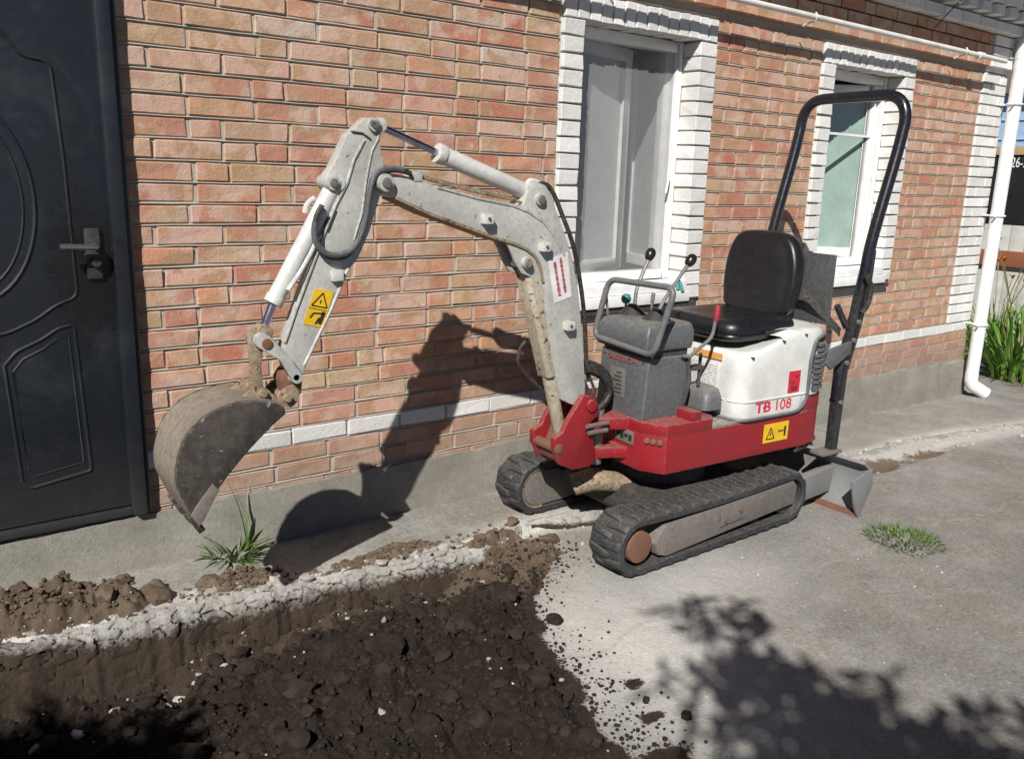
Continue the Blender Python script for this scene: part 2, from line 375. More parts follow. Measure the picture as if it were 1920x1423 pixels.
ground_mat('pavement', 'concrete', .86); ground_mat('apron', 'concrete', .95); ground_mat('soil', 'soil')

def lump_mat(name, c0, c1, c2):
    m, nt, b = new_mat(name); g = nd(nt, 'ShaderNodeNewGeometry'); p = g.outputs['Position']
    n2 = noise_n(nt, p, 30, 5, .7); n3 = noise_n(nt, p, 140, 5, .75)
    oi = nd(nt, 'ShaderNodeObjectInfo')
    r = math_n(nt, 'FRACT', math_n(nt, 'ADD', oi.outputs['Random'], math_n(nt, 'MULTIPLY', g.outputs['Random Per Island'], 5.7)))
    base = mixc(nt, r, c0, c1)
    base = mixc(nt, math_n(nt, 'MULTIPLY', ramp(nt, n2, .42, .68), .6), base, c2)
    ln(nt, base, b.inputs['Base Color']); b.inputs['Roughness'].default_value = .95; b.inputs['Specular IOR Level'].default_value = .2
    bump(nt, b, math_n(nt, 'ADD', n2, n3), .8, .012)
lump_mat('clod', (.018, .013, .010), (.044, .032, .025), (.062, .047, .036))
lump_mat('clod_dry', (.10, .072, .05), (.17, .125, .088), (.22, .17, .125))
lump_mat('broken_concrete', (.40, .38, .34), (.56, .54, .50), (.28, .24, .19))
lump_mat('pebble', (.48, .45, .40), (.66, .63, .58), (.35, .31, .27))

# ------------------------------------------------------------------ mesh helpers
BASE = {}                                # parent -> world base point
def link(o): COL.objects.link(o); return o
def tag(o, label=None, cat=None, group=None, kind=None):
    if label: o['label'] = label
    if cat: o['category'] = cat
    if group: o['group'] = group
    if kind: o['kind'] = kind
    return o
def thing(name, label, cat, base, group=None):
    o = link(bpy.data.objects.new(name, None)); o.location = base; o.empty_display_size = .1
    BASE[o] = Vector(base); return tag(o, label, cat, group)

class MB:
    def __init__(s): s.v = []; s.f = []
    def add(s, verts, faces):
        n = len(s.v); s.v += [tuple(v) for v in verts]; s.f += [tuple(i + n for i in f) for f in faces]; return s
    def box(s, x0, x1, y0, y1, z0, z1, T=None):
        v = [(x, y, z) for z in (z0, z1) for y in (y0, y1) for x in (x0, x1)]
        if T: v = [T(*p) for p in v]
        return s.add(v, [(0, 2, 3, 1), (4, 5, 7, 6), (0, 1, 5, 4), (2, 6, 7, 3), (0, 4, 6, 2), (1, 3, 7, 5)])
    def loft(s, rings, cap=True, closed=True):
        n = len(rings[0]); v = [p for r in rings for p in r]; f = []
        for i in range(len(rings) - 1):
            for j in range(n if closed else n - 1):
                k = (j + 1) % n
                f.append((i * n + j, i * n + k, (i + 1) * n + k, (i + 1) * n + j))
        if cap: f += [tuple(range(n - 1, -1, -1)), tuple((len(rings) - 1) * n + j for j in range(n))]
        return s.add(v, f)
    def prism(s, poly0, poly1):           # two matching 3D outlines
        return s.loft([poly0, poly1])
    def tube(s, path, r, n=12, cap=True, closed=False):
        pts = [Vector(p) for p in path]; m = len(pts); rr = r if isinstance(r, (list, tuple)) else [r] * m
        tan = []
        for i in range(m):
            a, b = (pts[(i - 1) % m], pts[(i + 1) % m]) if closed else (pts[max(i - 1, 0)], pts[min(i + 1, m - 1)])
            tan.append((b - a).normalized())
        up = Vector((0, 0, 1)) if abs(tan[0].z) < .9 else Vector((0, 1, 0))
        u = tan[0].cross(up).normalized(); rings = []
        for i in range(m):
            u = (u - tan[i] * u.dot(tan[i])).normalized(); w = tan[i].cross(u)
            rings.append([tuple(pts[i] + (u * math.cos(2 * math.pi * k / n) + w * math.sin(2 * math.pi * k / n)) * rr[i]) for k in range(n)])
        if closed: rings.append(rings[0])
        return s.loft(rings, cap and not closed)
    def cyl(s, p0, p1, r, n=20, r1=None): return s.tube([p0, p1], [r, r if r1 is None else r1], n)
    def ball(s, c, r, n=14):
        rings = []
        for i in range(1, n // 2):
            t = math.pi * i / (n // 2)
            rings.append([(c[0] + r * math.sin(t) * math.cos(2 * math.pi * k / n), c[1] + r * math.sin(t) * math.sin(2 * math.pi * k / n), c[2] + r * math.cos(t)) for k in range(n)])
        return s.loft(rings)
    def mesh(s, name, off, bevel=0, seg=2, smooth=35):
        me = bpy.data.meshes.new(name)
        me.from_pydata([tuple(Vector(v) - off) for v in s.v], [], s.f)
        bm = bmesh.new(); bm.from_mesh(me)
        bmesh.ops.remove_doubles(bm, verts=bm.verts, dist=1e-6)
        bmesh.ops.recalc_face_normals(bm, faces=bm.faces)
        if bevel:
            ed = [e for e in bm.edges if len(e.link_faces) == 2 and e.calc_face_angle(0) > math.radians(38)]
            bmesh.ops.bevel(bm, geom=ed, offset=bevel, segments=seg, profile=.6, affect='EDGES', clamp_overlap=True)
        bm.to_mesh(me); bm.free()
        if smooth:
            me.shade_smooth(); me.set_sharp_from_angle(angle=math.radians(smooth))
        return me
    def build(s, name, mat, parent=None, bevel=0, seg=2, smooth=35, label=None):
        if parent is not None: off = BASE[parent]
        else:
            lo = np.array(s.v).min(0); hi = np.array(s.v).max(0); off = Vector(((lo[0] + hi[0]) / 2, (lo[1] + hi[1]) / 2, lo[2]))
        me = s.mesh(name, off, bevel, seg, smooth); me.materials.append(MATS[mat])
        o = link(bpy.data.objects.new(name, me))
        if parent is not None: o.parent = parent; BASE[o] = off
        else: o.location = off; BASE[o] = off
        if label: o['label'] = label
        return o

def spline(pts, n=8, closed=False):       # Catmull-Rom through points
    P = [Vector(p) for p in pts]; m = len(P); out = []
    rng_ = range(m if closed else m - 1)
    for i in rng_:
        p0, p1, p2, p3 = (P[(i - 1) % m], P[i], P[(i + 1) % m], P[(i + 2) % m]) if closed else (P[max(i - 1, 0)], P[i], P[i + 1], P[min(i + 2, m - 1)])
        for k in range(n):
            t = k / n
            out.append(.5 * ((2 * p1) + (p2 - p0) * t + (2 * p0 - 5 * p1 + 4 * p2 - p3) * t * t + (3 * p1 - p0 - 3 * p2 + p3) * t ** 3))
    if not closed: out.append(P[-1])
    return [tuple(p) for p in out]
def fillet(pts, r, n=6):                  # polyline with rounded inner corners
    P = [Vector(p) for p in pts]; out = [P[0]]
    for i in range(1, len(P) - 1):
        a, b, c = P[i - 1], P[i], P[i + 1]
        d = min(r, (a - b).length * .49, (c - b).length * .49)
        s, e = b + (a - b).normalized() * d, b + (c - b).normalized() * d
        for k in range(n + 1):
            t = k / n; out.append((1 - t) ** 2 * s + 2 * t * (1 - t) * b + t * t * e)
    out.append(P[-1]); return [tuple(p) for p in out]
def plate_px(pix, y0, y1, yref=None):     # outline seen on the plane yref, cut out of plate y0..y1
    q = [W(*p, y0 if yref is None else yref) for p in pix]
    return MB().prism([(p[0], y0, p[2]) for p in q], [(p[0], y1, p[2]) for p in q])
def text_mb(txt, size, T, depth=.0012):   # flat lettering, T maps (u right, v up, w out) to the world
    cu = bpy.data.curves.new('t', 'FONT'); cu.body = txt; cu.size = size; cu.extrude = depth; cu.resolution_u = 3
    o = bpy.data.objects.new('t', cu); COL.objects.link(o)
    dg = bpy.context.evaluated_depsgraph_get(); me = bpy.data.meshes.new_from_object(o.evaluated_get(dg))
    mb = MB(); mb.add([T(v.co.x, v.co.y, v.co.z) for v in me.vertices], [tuple(p.vertices) for p in me.polygons])
    bpy.data.objects.remove(o); bpy.data.curves.remove(cu); bpy.data.meshes.remove(me)
    return mb

# ------------------------------------------------------------------ noise for the terrain
TAB = {}
def vnoise(x, y, seed):
    if seed not in TAB: TAB[seed] = np.random.default_rng(seed).random((256, 256))
    T = TAB[seed]
    xi, yi = np.floor(x).astype(int), np.floor(y).astype(int); fx, fy = x - xi, y - yi
    fx = fx * fx * (3 - 2 * fx); fy = fy * fy * (3 - 2 * fy)
    g = lambda i, j: T[(xi + i) % 256, (yi + j) % 256]
    return (g(0, 0) * (1 - fx) + g(1, 0) * fx) * (1 - fy) + (g(0, 1) * (1 - fx) + g(1, 1) * fx) * fy - .5
def fbm(x, y, s, oct=4, gain=.5, seed=1):
    t = 0; a = 1
    for i in range(oct):
        t = t + a * vnoise(x * s + 17.3 * i, y * s + 9.1 * i, seed + i); a *= gain; s *= 2.03
    return t
def sst(x, a, b):
    t = np.clip((x - a) / (b - a), 0, 1); return t * t * (3 - 2 * t)

EDGE = np.array([(-20, -.40), (0, -.40), (.27, -.41), (.5, -.425), (.8, -.43), (1.2, -.425), (1.5, -.455), (1.95, -.53), (2.3, -.46), (2.7, -.5), (4.7, -.61), (5.65, -.64), (6.7, -.8), (8, -.9), (30, -2.2)])
SOILX = np.array([(-.5, 1.97), (-.60, 2.18), (-.72, 2.22), (-.82, 2.10), (-.95, 1.86), (-1.2, 1.68), (-1.5, 1.66), (-1.86, 1.55), (-2.4, 1.36), (-3.2, .9), (-4.5, -.3), (-9, -3)])
def edge_y(x): return np.interp(x, EDGE[:, 0], EDGE[:, 1])
def soil_x(y): return np.interp(-y, -SOILX[:, 0], SOILX[:, 1])
def masks(x, y):
    wx = x + .09 * fbm(x, y, 3.2, 4, .55, 5); wy = y + .05 * fbm(x, y, 5.0, 4, .55, 9)
    de = edge_y(wx) - wy                  # > 0: the yard side of the broken edge
    ds = np.minimum(soil_x(wy) - wx, de)  # > 0: inside the dug soil
    return de, ds
def ground_z(x, y, detail=True):
    de, ds = masks(x, y)
    slope = -.027 * np.clip(x - 3.6, 0, 6)
    led = (.045 + .055 * np.clip((1.3 - x) / 1.2, 0, 1.2)) * sst(4.2 - x, 0, 1.5)
    z = slope + np.where(de < 0, led, led * .0 + 0.0)
    inn = np.where(de < ds + .004, sst(ds, -.008, .030), sst(ds, -.02, .10))
    tr = np.exp(-((de - .13) / .11) ** 2) * sst(1.95 - x, 0, .25)            # the trench under the broken edge
    pit = np.exp(-(((x - .05) / .55) ** 2 + ((y + .95) / .33) ** 2))
    heap = np.exp(-(((x - 1.25) / .55) ** 2 + ((y + 1.25) / .5) ** 2))
    near = np.exp(-(((x - .75) / .5) ** 2 + ((y + 1.65) / .45) ** 2))
    s = -.05 - .10 * tr - .26 * pit + .10 * heap + .06 * near
    if detail:
        s = s + .10 * fbm(x, y, 3.4, 4, .5, 21) + .06 * np.abs(fbm(x, y, 8, 4, .55, 31)) + .026 * fbm(x, y, 24, 4, .62, 41)
    z = z * (1 - inn) + s * inn
    # spoil heaps lying on the apron
    for cx, cy, rx, ry, h in ((.38, -.27, .34, .15, .085), (.98, -.33, .20, .06, .045), (1.55, -.40, .32, .05, .03), (2.02, -.62, .26, .16, .05)):
        q = ((x - cx) / rx) ** 2 + ((y - cy) / ry) ** 2 + (1.0 * fbm(x, y, 8, 3, .5, 51) if detail else 0)
        z = z + h * np.clip(1 - q, 0, 1) * (1 + (.8 * fbm(x, y, 30, 3, .6, 61) if detail else 0))
    # shallow potholes in the yard concrete by the edge
    for cx, cy, rx, ry in ((4.75, -.78, .30, .11), (5.35, -.80, .2, .07)):
        q = ((x - cx) / rx) ** 2 + ((y - cy) / ry) ** 2
        z = z - .045 * np.clip(1 - q, 0, 1)
    if detail:
        z = z + .006 * fbm(x, y, 1.2, 3, .5, 71) + .0018 * fbm(x, y, 28, 3, .6, 81)
    return z
def gz1(x, y): return float(ground_z(np.array([x]), np.array([y]))[0])

def axis(fine0, fine1, step, lo, hi, grow=1.12, maxstep=25):
    a = list(np.arange(fine0, fine1, step)); s = step
    while a[-1] < hi: s = min(s * grow, maxstep); a.append(a[-1] + s)
    b = []; s = step; c = fine0
    while c > lo: s = min(s * grow, maxstep); c -= s; b.append(c)
    return np.array(b[::-1] + a)

def build_ground():
    xs = axis(-.1, 2.75, .0075, -150, 200); ys = axis(-2.25, -.02, .0075, -150, 200)
    X, Y = np.meshgrid(xs, ys); Z = ground_z(X, Y)
    de, ds = masks(X, Y)
    nx, ny = len(xs), len(ys)
    co = np.stack([X, Y, Z], -1).reshape(-1, 3)
    # attributes: mud on concrete, pale grinding dust, dry soil
    mud = np.where(de < 0, np.clip(1 + ds / .10, 0, 1) * sst(X, 1.95, 2.1), np.clip(1 + ds / (.10 + .16 * np.clip(fbm(X, Y, 2.5, 3, .5, 77) + .3, 0, 1)), 0, 1))
    for cx, cy, rx, ry in ((.38, -.27, .36, .17), (.98, -.36, .2, .06), (1.55, -.42, .36, .05), (2.02, -.62, .36, .22), (1.84, -1.60, .05, .035), (1.76, -1.76, .06, .03), (1.64, -1.92, .14, .08), (4.75, -.78, .34, .13), (5.35, -.80, .24, .09)):
        mud = np.maximum(mud, 1.05 - .75 * np.sqrt(((X - cx) / rx) ** 2 + ((Y - cy) / ry) ** 2))
    lead = .045 + .055 * np.clip((1.3 - X) / 1.2, 0, 1.2)
    mud = np.maximum(mud, np.where((de < 0) & (X < 2.2) & (X > -1), 1.3 * sst(Z - lead, .006, .020), 0))
    dust = np.maximum(np.exp(-(((X - 2.0) / .40) ** 2 + ((Y + 1.45) / .62) ** 2)) * .95, np.exp(-((de + .01) / .09) ** 2) * .9)
    dust = np.maximum(dust, .65 * np.exp(-(((X - 2.55) / .5) ** 2 + ((Y + 1.25) / .25) ** 2)))
    dust = np.maximum(dust, np.exp(-((de - .08) / .12) ** 2) * .7 * sst(X, 3.9, 4.8))
    dry = np.clip(sst(de, .34, .02) * sst(X, .3, .9) * .5 + np.exp(-(((X - 2.05) / .28) ** 2 + ((Y + .68) / .22) ** 2)) + (de < 0) * .55 + (X > 3) * .9, 0, 1)
    cde = (de[:-1, :-1] + de[1:, 1:]) / 2; cds = (ds[:-1, :-1] + ds[1:, 1:]) / 2
    idx = np.arange(nx * ny).reshape(ny, nx)
    quads = np.stack([idx[:-1, :-1], idx[:-1, 1:], idx[1:, 1:], idx[1:, :-1]], -1)
    reg = np.where(cds > 0, 2, np.where(cde < 0, 1, 0))
    out = {}
    for k, name, mat in ((0, 'pavement', 'pavement'), (1, 'concrete_apron', 'apron'), (2, 'soil', 'soil')):
        q = quads[reg == k].reshape(-1, 4)
        used, inv = np.unique(q, return_inverse=True); inv = inv.reshape(-1, 4)
        me = bpy.data.meshes.new(name)
        me.vertices.add(len(used)); me.vertices.foreach_set('co', co[used].ravel())
        me.loops.add(inv.size); me.loops.foreach_set('vertex_index', inv.ravel().astype(np.int32))
        me.polygons.add(len(inv)); me.polygons.foreach_set('loop_start', np.arange(0, inv.size, 4, dtype=np.int32))
        me.update(calc_edges=True); me.validate()
        for an, arr in (('mud', mud), ('dust', dust), ('dry', dry)):
            at = me.attributes.new(an, 'FLOAT', 'POINT'); at.data.foreach_set('value', arr.ravel()[used].astype(np.float32))
        me.shade_smooth(); me.materials.append(MATS[mat])
        o = link(bpy.data.objects.new(name, me)); tag(o, kind='structure'); BASE[o] = Vector((0, 0, 0)); out[name] = o
    return out
GR = build_ground()

# ------------------------------------------------------------------ the house
PC = .0775                                  # one course
def zk(k): return .30 + (23 - k) * PC       # height of joint k
HX0, HX1 = -2.2, 7.34
house = thing('brick_house', 'one storey red brick house with white brick window surrounds', 'house', (2.5, 0, 0))
DO = (-.22, .765, .30, 2.30)                # door opening
WINS = [(2.895, 3.735, 1.045, 2.335), (5.005, 5.825, 1.045, 2.335)]
def wall_core():
    mb = MB(); y0, y1 = .0065, .30; g = .008; top = 3.0
    mb.box(HX0, DO[0], y0, y1, -.35, top); mb.box(DO[0], DO[1], y0, y1, DO[3], top); mb.box(DO[0], DO[1], y0, y1, -.35, DO[2])
    x = DO[1]
    for (a, b, z0, z1) in WINS:
        mb.box(x, a - g, y0, y1, -.35, top); mb.box(a - g, b + g, y0, y1, -.35, z0 - g); mb.box(a - g, b + g, y0, y1, z1 + g, top); x = b + g
    mb.box(x, HX1 - .012, y0, y1, -.35, top)
    mb.box(HX1 - .30, HX1 - .012, y1, 6.0, -.35, top); mb.box(HX0, HX0 + .3, y1, 6.0, -.35, top); mb.box(HX0, HX1 - .012, 6.0, 6.3, -.35, top)
    return mb.build('wall', 'mortar', house, smooth=0)
wall = wall_core()

BV = {}
def brick_mesh(l, h, d, rnd=.0045, var=0, mat='brick', seedbase=0):
    key = (round(l, 3), round(h, 3), round(d, 3), var, mat)
    if key in BV: return BV[key]
    r = random.Random(hash(key) & 0xffff)
    me = MB().box(-l / 2, l / 2, 0, d, -h / 2, h / 2)
    me.v = [(x + r.uniform(-.004, .003), y + (r.uniform(-.003, .003) if y == 0 else 0), z + r.uniform(-.0028, .0020)) for x, y, z in me.v]
    m = me.mesh('brick', Vector((0, 0, 0)), bevel=rnd, seg=1, smooth=0)
    m.materials.append(MATS[mat]); BV[key] = m
    return m
red, white = [], []        # (cx, y_front, cz, l, h, d)
def row(x0, x1, k, y=0.0, off=0.0, h=.066, d=.1, lst=None, step=.26, rnd_headers=.2):
    lst = red if lst is None else lst
    cz = (zk(k) + zk(k + 1)) / 2; x = x0 - off; J = .011
    while x < x1 - .02:
        l = .249 if random.random() > rnd_headers else .119
        l *= random.uniform(.975, 1.015)
        a, b = max(x, x0), min(x + l, x1)
        if b - a > .025:
            lst.append(((a + b) / 2, y + random.uniform(-.003, .002), cz + random.uniform(-.0015, .0015), b - a, h, d))
        x += l + J
J2 = .012
random.seed(5)
for k in range(-5, 26):
    z0, z1 = zk(k + 1), zk(k)
    if k == 20: continue
    spans = []
    x = DO[1] + .02 if z1 > DO[2] + .01 else DO[1] + .02
    spans.append((HX0, DO[0] - .01))
    if z1 <= DO[2] + .02: spans.append((DO[0], DO[1] + .01))
    stops = []
    for (a, b, wz0, wz1) in WINS:
        if z1 > .90 and z0 < wz1 + .135: stops.append((a - .13, b + .13))
    cur = DO[1] + .004
    for a, b in stops:
        spans.append((cur, a - J2)); cur = b + J2
    spans.append((cur, 6.955 - J2 if k < 20 else HX1))
    for i, (a, b) in enumerate(spans):
        row(a, b, k, off=(k % 2) * .13 + random.uniform(0, .03))
# pale string course and quoins
row(HX0, HX1, 20, y=-.004, off=.05, lst=white, rnd_headers=0, h=.066)
for k in range(-8, 20):
    a = 6.955
    ws = (.25, .115) if k % 2 else (.118, .247)
    for w in ws:
        white.append((a + w / 2, -.012, (zk(k) + zk(k + 1)) / 2, w, .066, .1)); a += w + .012
# window surrounds: jambs of headers, soldier heads
for (a, b, z0, z1) in WINS:
    z = z1; k = 0
    while z - PC > .90:
        for xa, xb in ((a - .13, a), (b, b + .13)):
            white.append(((xa + xb) / 2, -.018 + random.uniform(-.003, .003), z - PC / 2, .13, .067, .128))
        z -= PC
    n = 14; w = (b - a + .26) / n
    for i in range(n):
        white.append((a - .13 + w * (i + .5), -.020 + random.uniform(-.003, .003), z1 + .0605, w - .009, .115, .128))
# frieze in red, cornice courses and dentils in white
CS = -.4                      # the cornice starts a little above the last full course
for k in (-6, -7, -8):
    row(HX0, 6.955 - J2, k + CS, y=-.045, off=(k % 2) * .13, d=.16)
    for a, w in ((6.955, .25), (7.217, .115)):
        white.append((a + w / 2, -.055, (zk(k + CS) + zk(k + CS + 1)) / 2, w, .066, .17))
row(HX0, HX1 + .05, -9 + CS, y=-.115, off=.02, lst=white, rnd_headers=0, h=.066, d=.22)
x = HX0
while x < HX1:
    white.append((x + .06, -.19, (zk(-10 + CS) + zk(-9 + CS)) / 2, .118, .066, .28)); x += .205
row(HX0, HX1 + .1, -11 + CS, y=-.20, off=.13, lst=white, rnd_headers=0, h=.066, d=.3)
row(HX0, HX1 + .1, -12 + CS, y=-.24, off=.0, lst=white, rnd_headers=0, h=.066, d=.33)
row(HX0, HX1 + .1, -13 + CS, y=-.26, off=.1, lst=white, rnd_headers=0, h=.066, d=.35)

def seen(b):                                   # projected size in the photograph, for choosing which bricks stay single
    v = np.array([b[0], b[1], b[2]]) - CAM; dz = v @ RZ
    if dz < .1: return -1
    px, py = PW / 2 + FPX * (v @ RX) / dz, PH / 2 - FPX * (v @ RY) / dz
    if px < -60 or px > PW + 60 or py < -40 or py > PH + 40: return -1
    return b[3] * b[4] / dz ** 2 * (abs(v[1]) / np.linalg.norm(v))
def place_bricks(lst, name, mat, restname):
    lst = sorted(lst, key=lambda b: -seen(b)); single = [b for b in lst[:300] if seen(b) > 0]; rest = lst[len(single):]
    for b in single:
        l = round(b[3] / .006) * .006
        me = brick_mesh(l, b[4], b[5], rnd=.0045 if mat == 'brick' else .003, var=random.randrange(8), mat=mat)
        o = link(bpy.data.objects.new(name, me)); o.parent = wall
        o.location = Vector((b[0], b[1], b[2])) - BASE[wall]
        o.rotation_euler = (random.uniform(-.03, .03), random.uniform(-.006, .006), random.uniform(-.010, .010))
    if rest:
        mb = MB()
        for b in rest:
            src = MB().box(b[0] - b[3] / 2, b[0] + b[3] / 2, b[1], b[1] + b[5], b[2] - b[4] / 2, b[2] + b[4] / 2)
            mb.add(src.v, src.f)
        o = mb.build(restname, mat, wall, bevel=.004, seg=1, smooth=0); o['kind'] = 'stuff'
place_bricks(red, 'brick', 'brick', 'brickwork')
place_bricks(white, 'white_brick', 'white_brick', 'white_brickwork')
# struck joints: a thin raised bead in each bed joint
mb = MB()
for k in range(-5, 26):
    z = zk(k); x = DO[1] + .005; segs = []
    for (a, b, wz0, wz1) in WINS:
        if z > .92 and z < wz1 + .13: segs.append((x, a - .14)); x = b + .14
    segs.append((x, 6.95 if k <= 20 else HX1 - .02))
    for (a, b) in segs:
        n = max(2, int((b - a) / .05)); 
        up, lo = [], []
        for i in range(n + 1):
            xx = a + (b - a) * i / n; dz = .0030 * mnoise.noise(Vector((xx * 9, k * 3.1, 0))); dy = .003 * mnoise.noise(Vector((xx * 14, k * 5.1, 4)))
            up.append((xx, dz, dy))
        rings = [[(xx, .014, z + dz - .0034), (xx, .002 + dy, z + dz - .0028), (xx, -.0015 + dy, z + dz), (xx, .002 + dy, z + dz + .0028), (xx, .014, z + dz + .0034)] for xx, dz, dy in up]
        mb.loft(rings, cap=False)
mb.build('joint_bead', 'mortar', wall, smooth=0)
# plinth, rough render
def plinth():
    xs = np.arange(HX0, HX1 + .03, .035); rings = []
    for x in xs:
        top = np.interp(x, [-3, .8, 3.5, 7.4], [.295, .282, .275, .20]) + .012 * mnoise.noise(Vector((x * 5, 0, 3))) + .010 * mnoise.noise(Vector((x * 17, 0, 3)))
        yy = [-.022 + .010 * mnoise.noise(Vector((x * 4, j * 2.0, 9))) + .004 * mnoise.noise(Vector((x * 19, j * 5.0, 2))) for j in range(6)]
        zs = [-.35, .0, .07, .14, .21, 1.0]
        rings.append([(x, .05, -.35)] + [(x, yy[j] - (.014 if j < 3 else 0), min(zs[j], top - .012 * (5 - j) if j < 5 else top)) for j in range(5)] + [(x, yy[5] + .006, top), (x, .05, top + .004)])
    return MB().loft(rings)
plinth().build('plinth', 'plinth', house, smooth=50)
# roof and eaves
mb = MB(); mb.box(HX0 - .3, HX1 + .40, -.50, 6.6, 3.235, 3.30)
soff = mb.build('soffit', 'soffit', house, bevel=.005)
mb = MB(); mb.box(HX0 - .3, HX1 + .40, -.525, -.502, 3.19, 3.36); mb.build('fascia', 'upvc', house, bevel=.004)
mb = MB(); mb.add([(HX0 - .4, -.60, 3.33), (HX1 + .5, -.60, 3.33), (HX1 + .5, 3.2, 5.0), (HX0 - .4, 3.2, 5.0), (HX0 - .4, 6.8, 3.33), (HX1 + .5, 6.8, 3.33),
                   (HX0 - .4, -.60, 3.36), (HX1 + .5, -.60, 3.36), (HX1 + .5, 3.2, 5.03), (HX0 - .4, 3.2, 5.03), (HX0 - .4, 6.8, 3.36), (HX1 + .5, 6.8, 3.36)],
                  [(0, 1, 2, 3), (3, 2, 5, 4), (6, 9, 8, 7), (9, 10, 11, 8), (0, 6, 7, 1), (4, 5, 11, 10), (0, 3, 9, 6), (3, 4, 10, 9), (1, 7, 8, 2), (2, 8, 11, 5)])
mb.build('roof', 'roof_sheet', house, smooth=0)

# door: embossed dark steel
yD = -.020
door = MB().box(DO[0] + .06, DO[1] - .055, yD, .04, .335, 2.24).build('door', 'door_paint', house, bevel=.006)
fr = MB()
for (x0, x1, z0, z1, y) in ((DO[1] - .062, DO[1] - .012, .30, 2.30, -.050), (DO[1] - .026, DO[1] + .008, .30, 2.32, -.036), (DO[0] - .005, DO[0] + .06, .30, 2.30, -.05)):
    fr.box(x0, x1, y, .06, z0, z1)
fr.box(DO[0] + .06, DO[1] - .062, -.05, .06, 2.245, 2.32)
fr.box(DO[0] + .06, DO[1] - .062, -.032, .06, .298, .330)
fr.build('door_frame', 'door_paint', door, bevel=.006)
def ridge(path, r=.007, closed=True):
    return MB().tube([(p[0], yD + .001, p[1]) for p in path], r, 8, closed=closed, cap=not closed)
cx = (DO[0] + .06 + DO[1] - .055) / 2
def wx_px(px, py): p = W(px, py, yD); return (p[0], p[2])
ov = [(cx + .20 * math.cos(t * math.pi / 24), 1.47 + .33 * math.sin(t * math.pi / 24)) for t in range(48)]
ridge(ov).build('oval_moulding', 'door_paint', door)
ov = [(cx + .165 * math.cos(t * math.pi / 24), 1.47 + .29 * math.sin(t * math.pi / 24)) for t in range(48)]
ridge(ov, .005).build('oval_moulding', 'door_paint', door)
def mirror(pts): return pts + [(2 * cx - x, z) for x, z in reversed(pts)]
up = [(cx, 2.05), (cx + .10, 2.04), (cx + .17, 1.98), (cx + .20, 1.93), (cx + .285, 1.92), (cx + .30, 1.6), (cx + .305, 1.14), (cx + .24, 1.12), (cx + .17, 1.07), (cx + .08, 1.03), (cx, 1.02)]
ridge([(p[0], p[2]) for p in fillet([(x, 0, z) for x, z in mirror(up)], .03, 4)], .0065).build('panel_moulding', 'door_paint', door)
for s in (1, -1):
    lo = [(cx + s * .06, .92), (cx + s * .10, .965), (cx + s * .18, 1.0), (cx + s * .235, 1.035), (cx + s * .285, 1.045), (cx + s * .30, .50), (cx + s * .10, .47), (cx + s * .075, .50)]
    ridge([(p[0], p[2]) for p in fillet([(x, 0, z) for x, z in lo], .015, 4)], .0065).build('panel_moulding', 'door_paint', door)
    c2 = (cx + s * .19, .76)
    li = [(c2[0] + (x - c2[0]) * .80, c2[1] + (z - c2[1]) * .86) for x, z in lo]
    ridge(li, .0045).build('panel_moulding', 'door_paint', door)
hx, _, hz = W(152, 462, yD - .01)
lp = MB().box(hx + .012, hx + .062, yD - .016, yD, hz - .115, hz + .062).build('lock_plate', 'door_lock', door, bevel=.006)
MB().tube(fillet([(hx + .042, yD - .012, hz), (hx + .042, yD - .062, hz), (hx - .075, yD - .066, hz + .004)], .018), .0105, 12).build('handle', 'door_handle', door)
MB().cyl((hx + .040, yD - .018, hz - .055), (hx + .040, yD - .034, hz - .055), .016).build('keyhole', 'door_lock', door)
MB().box(hx + .006, hx + .075, yD - .030, yD - .014, hz - .040, hz - .026).build('latch', 'console_dark', door, bevel=.003)

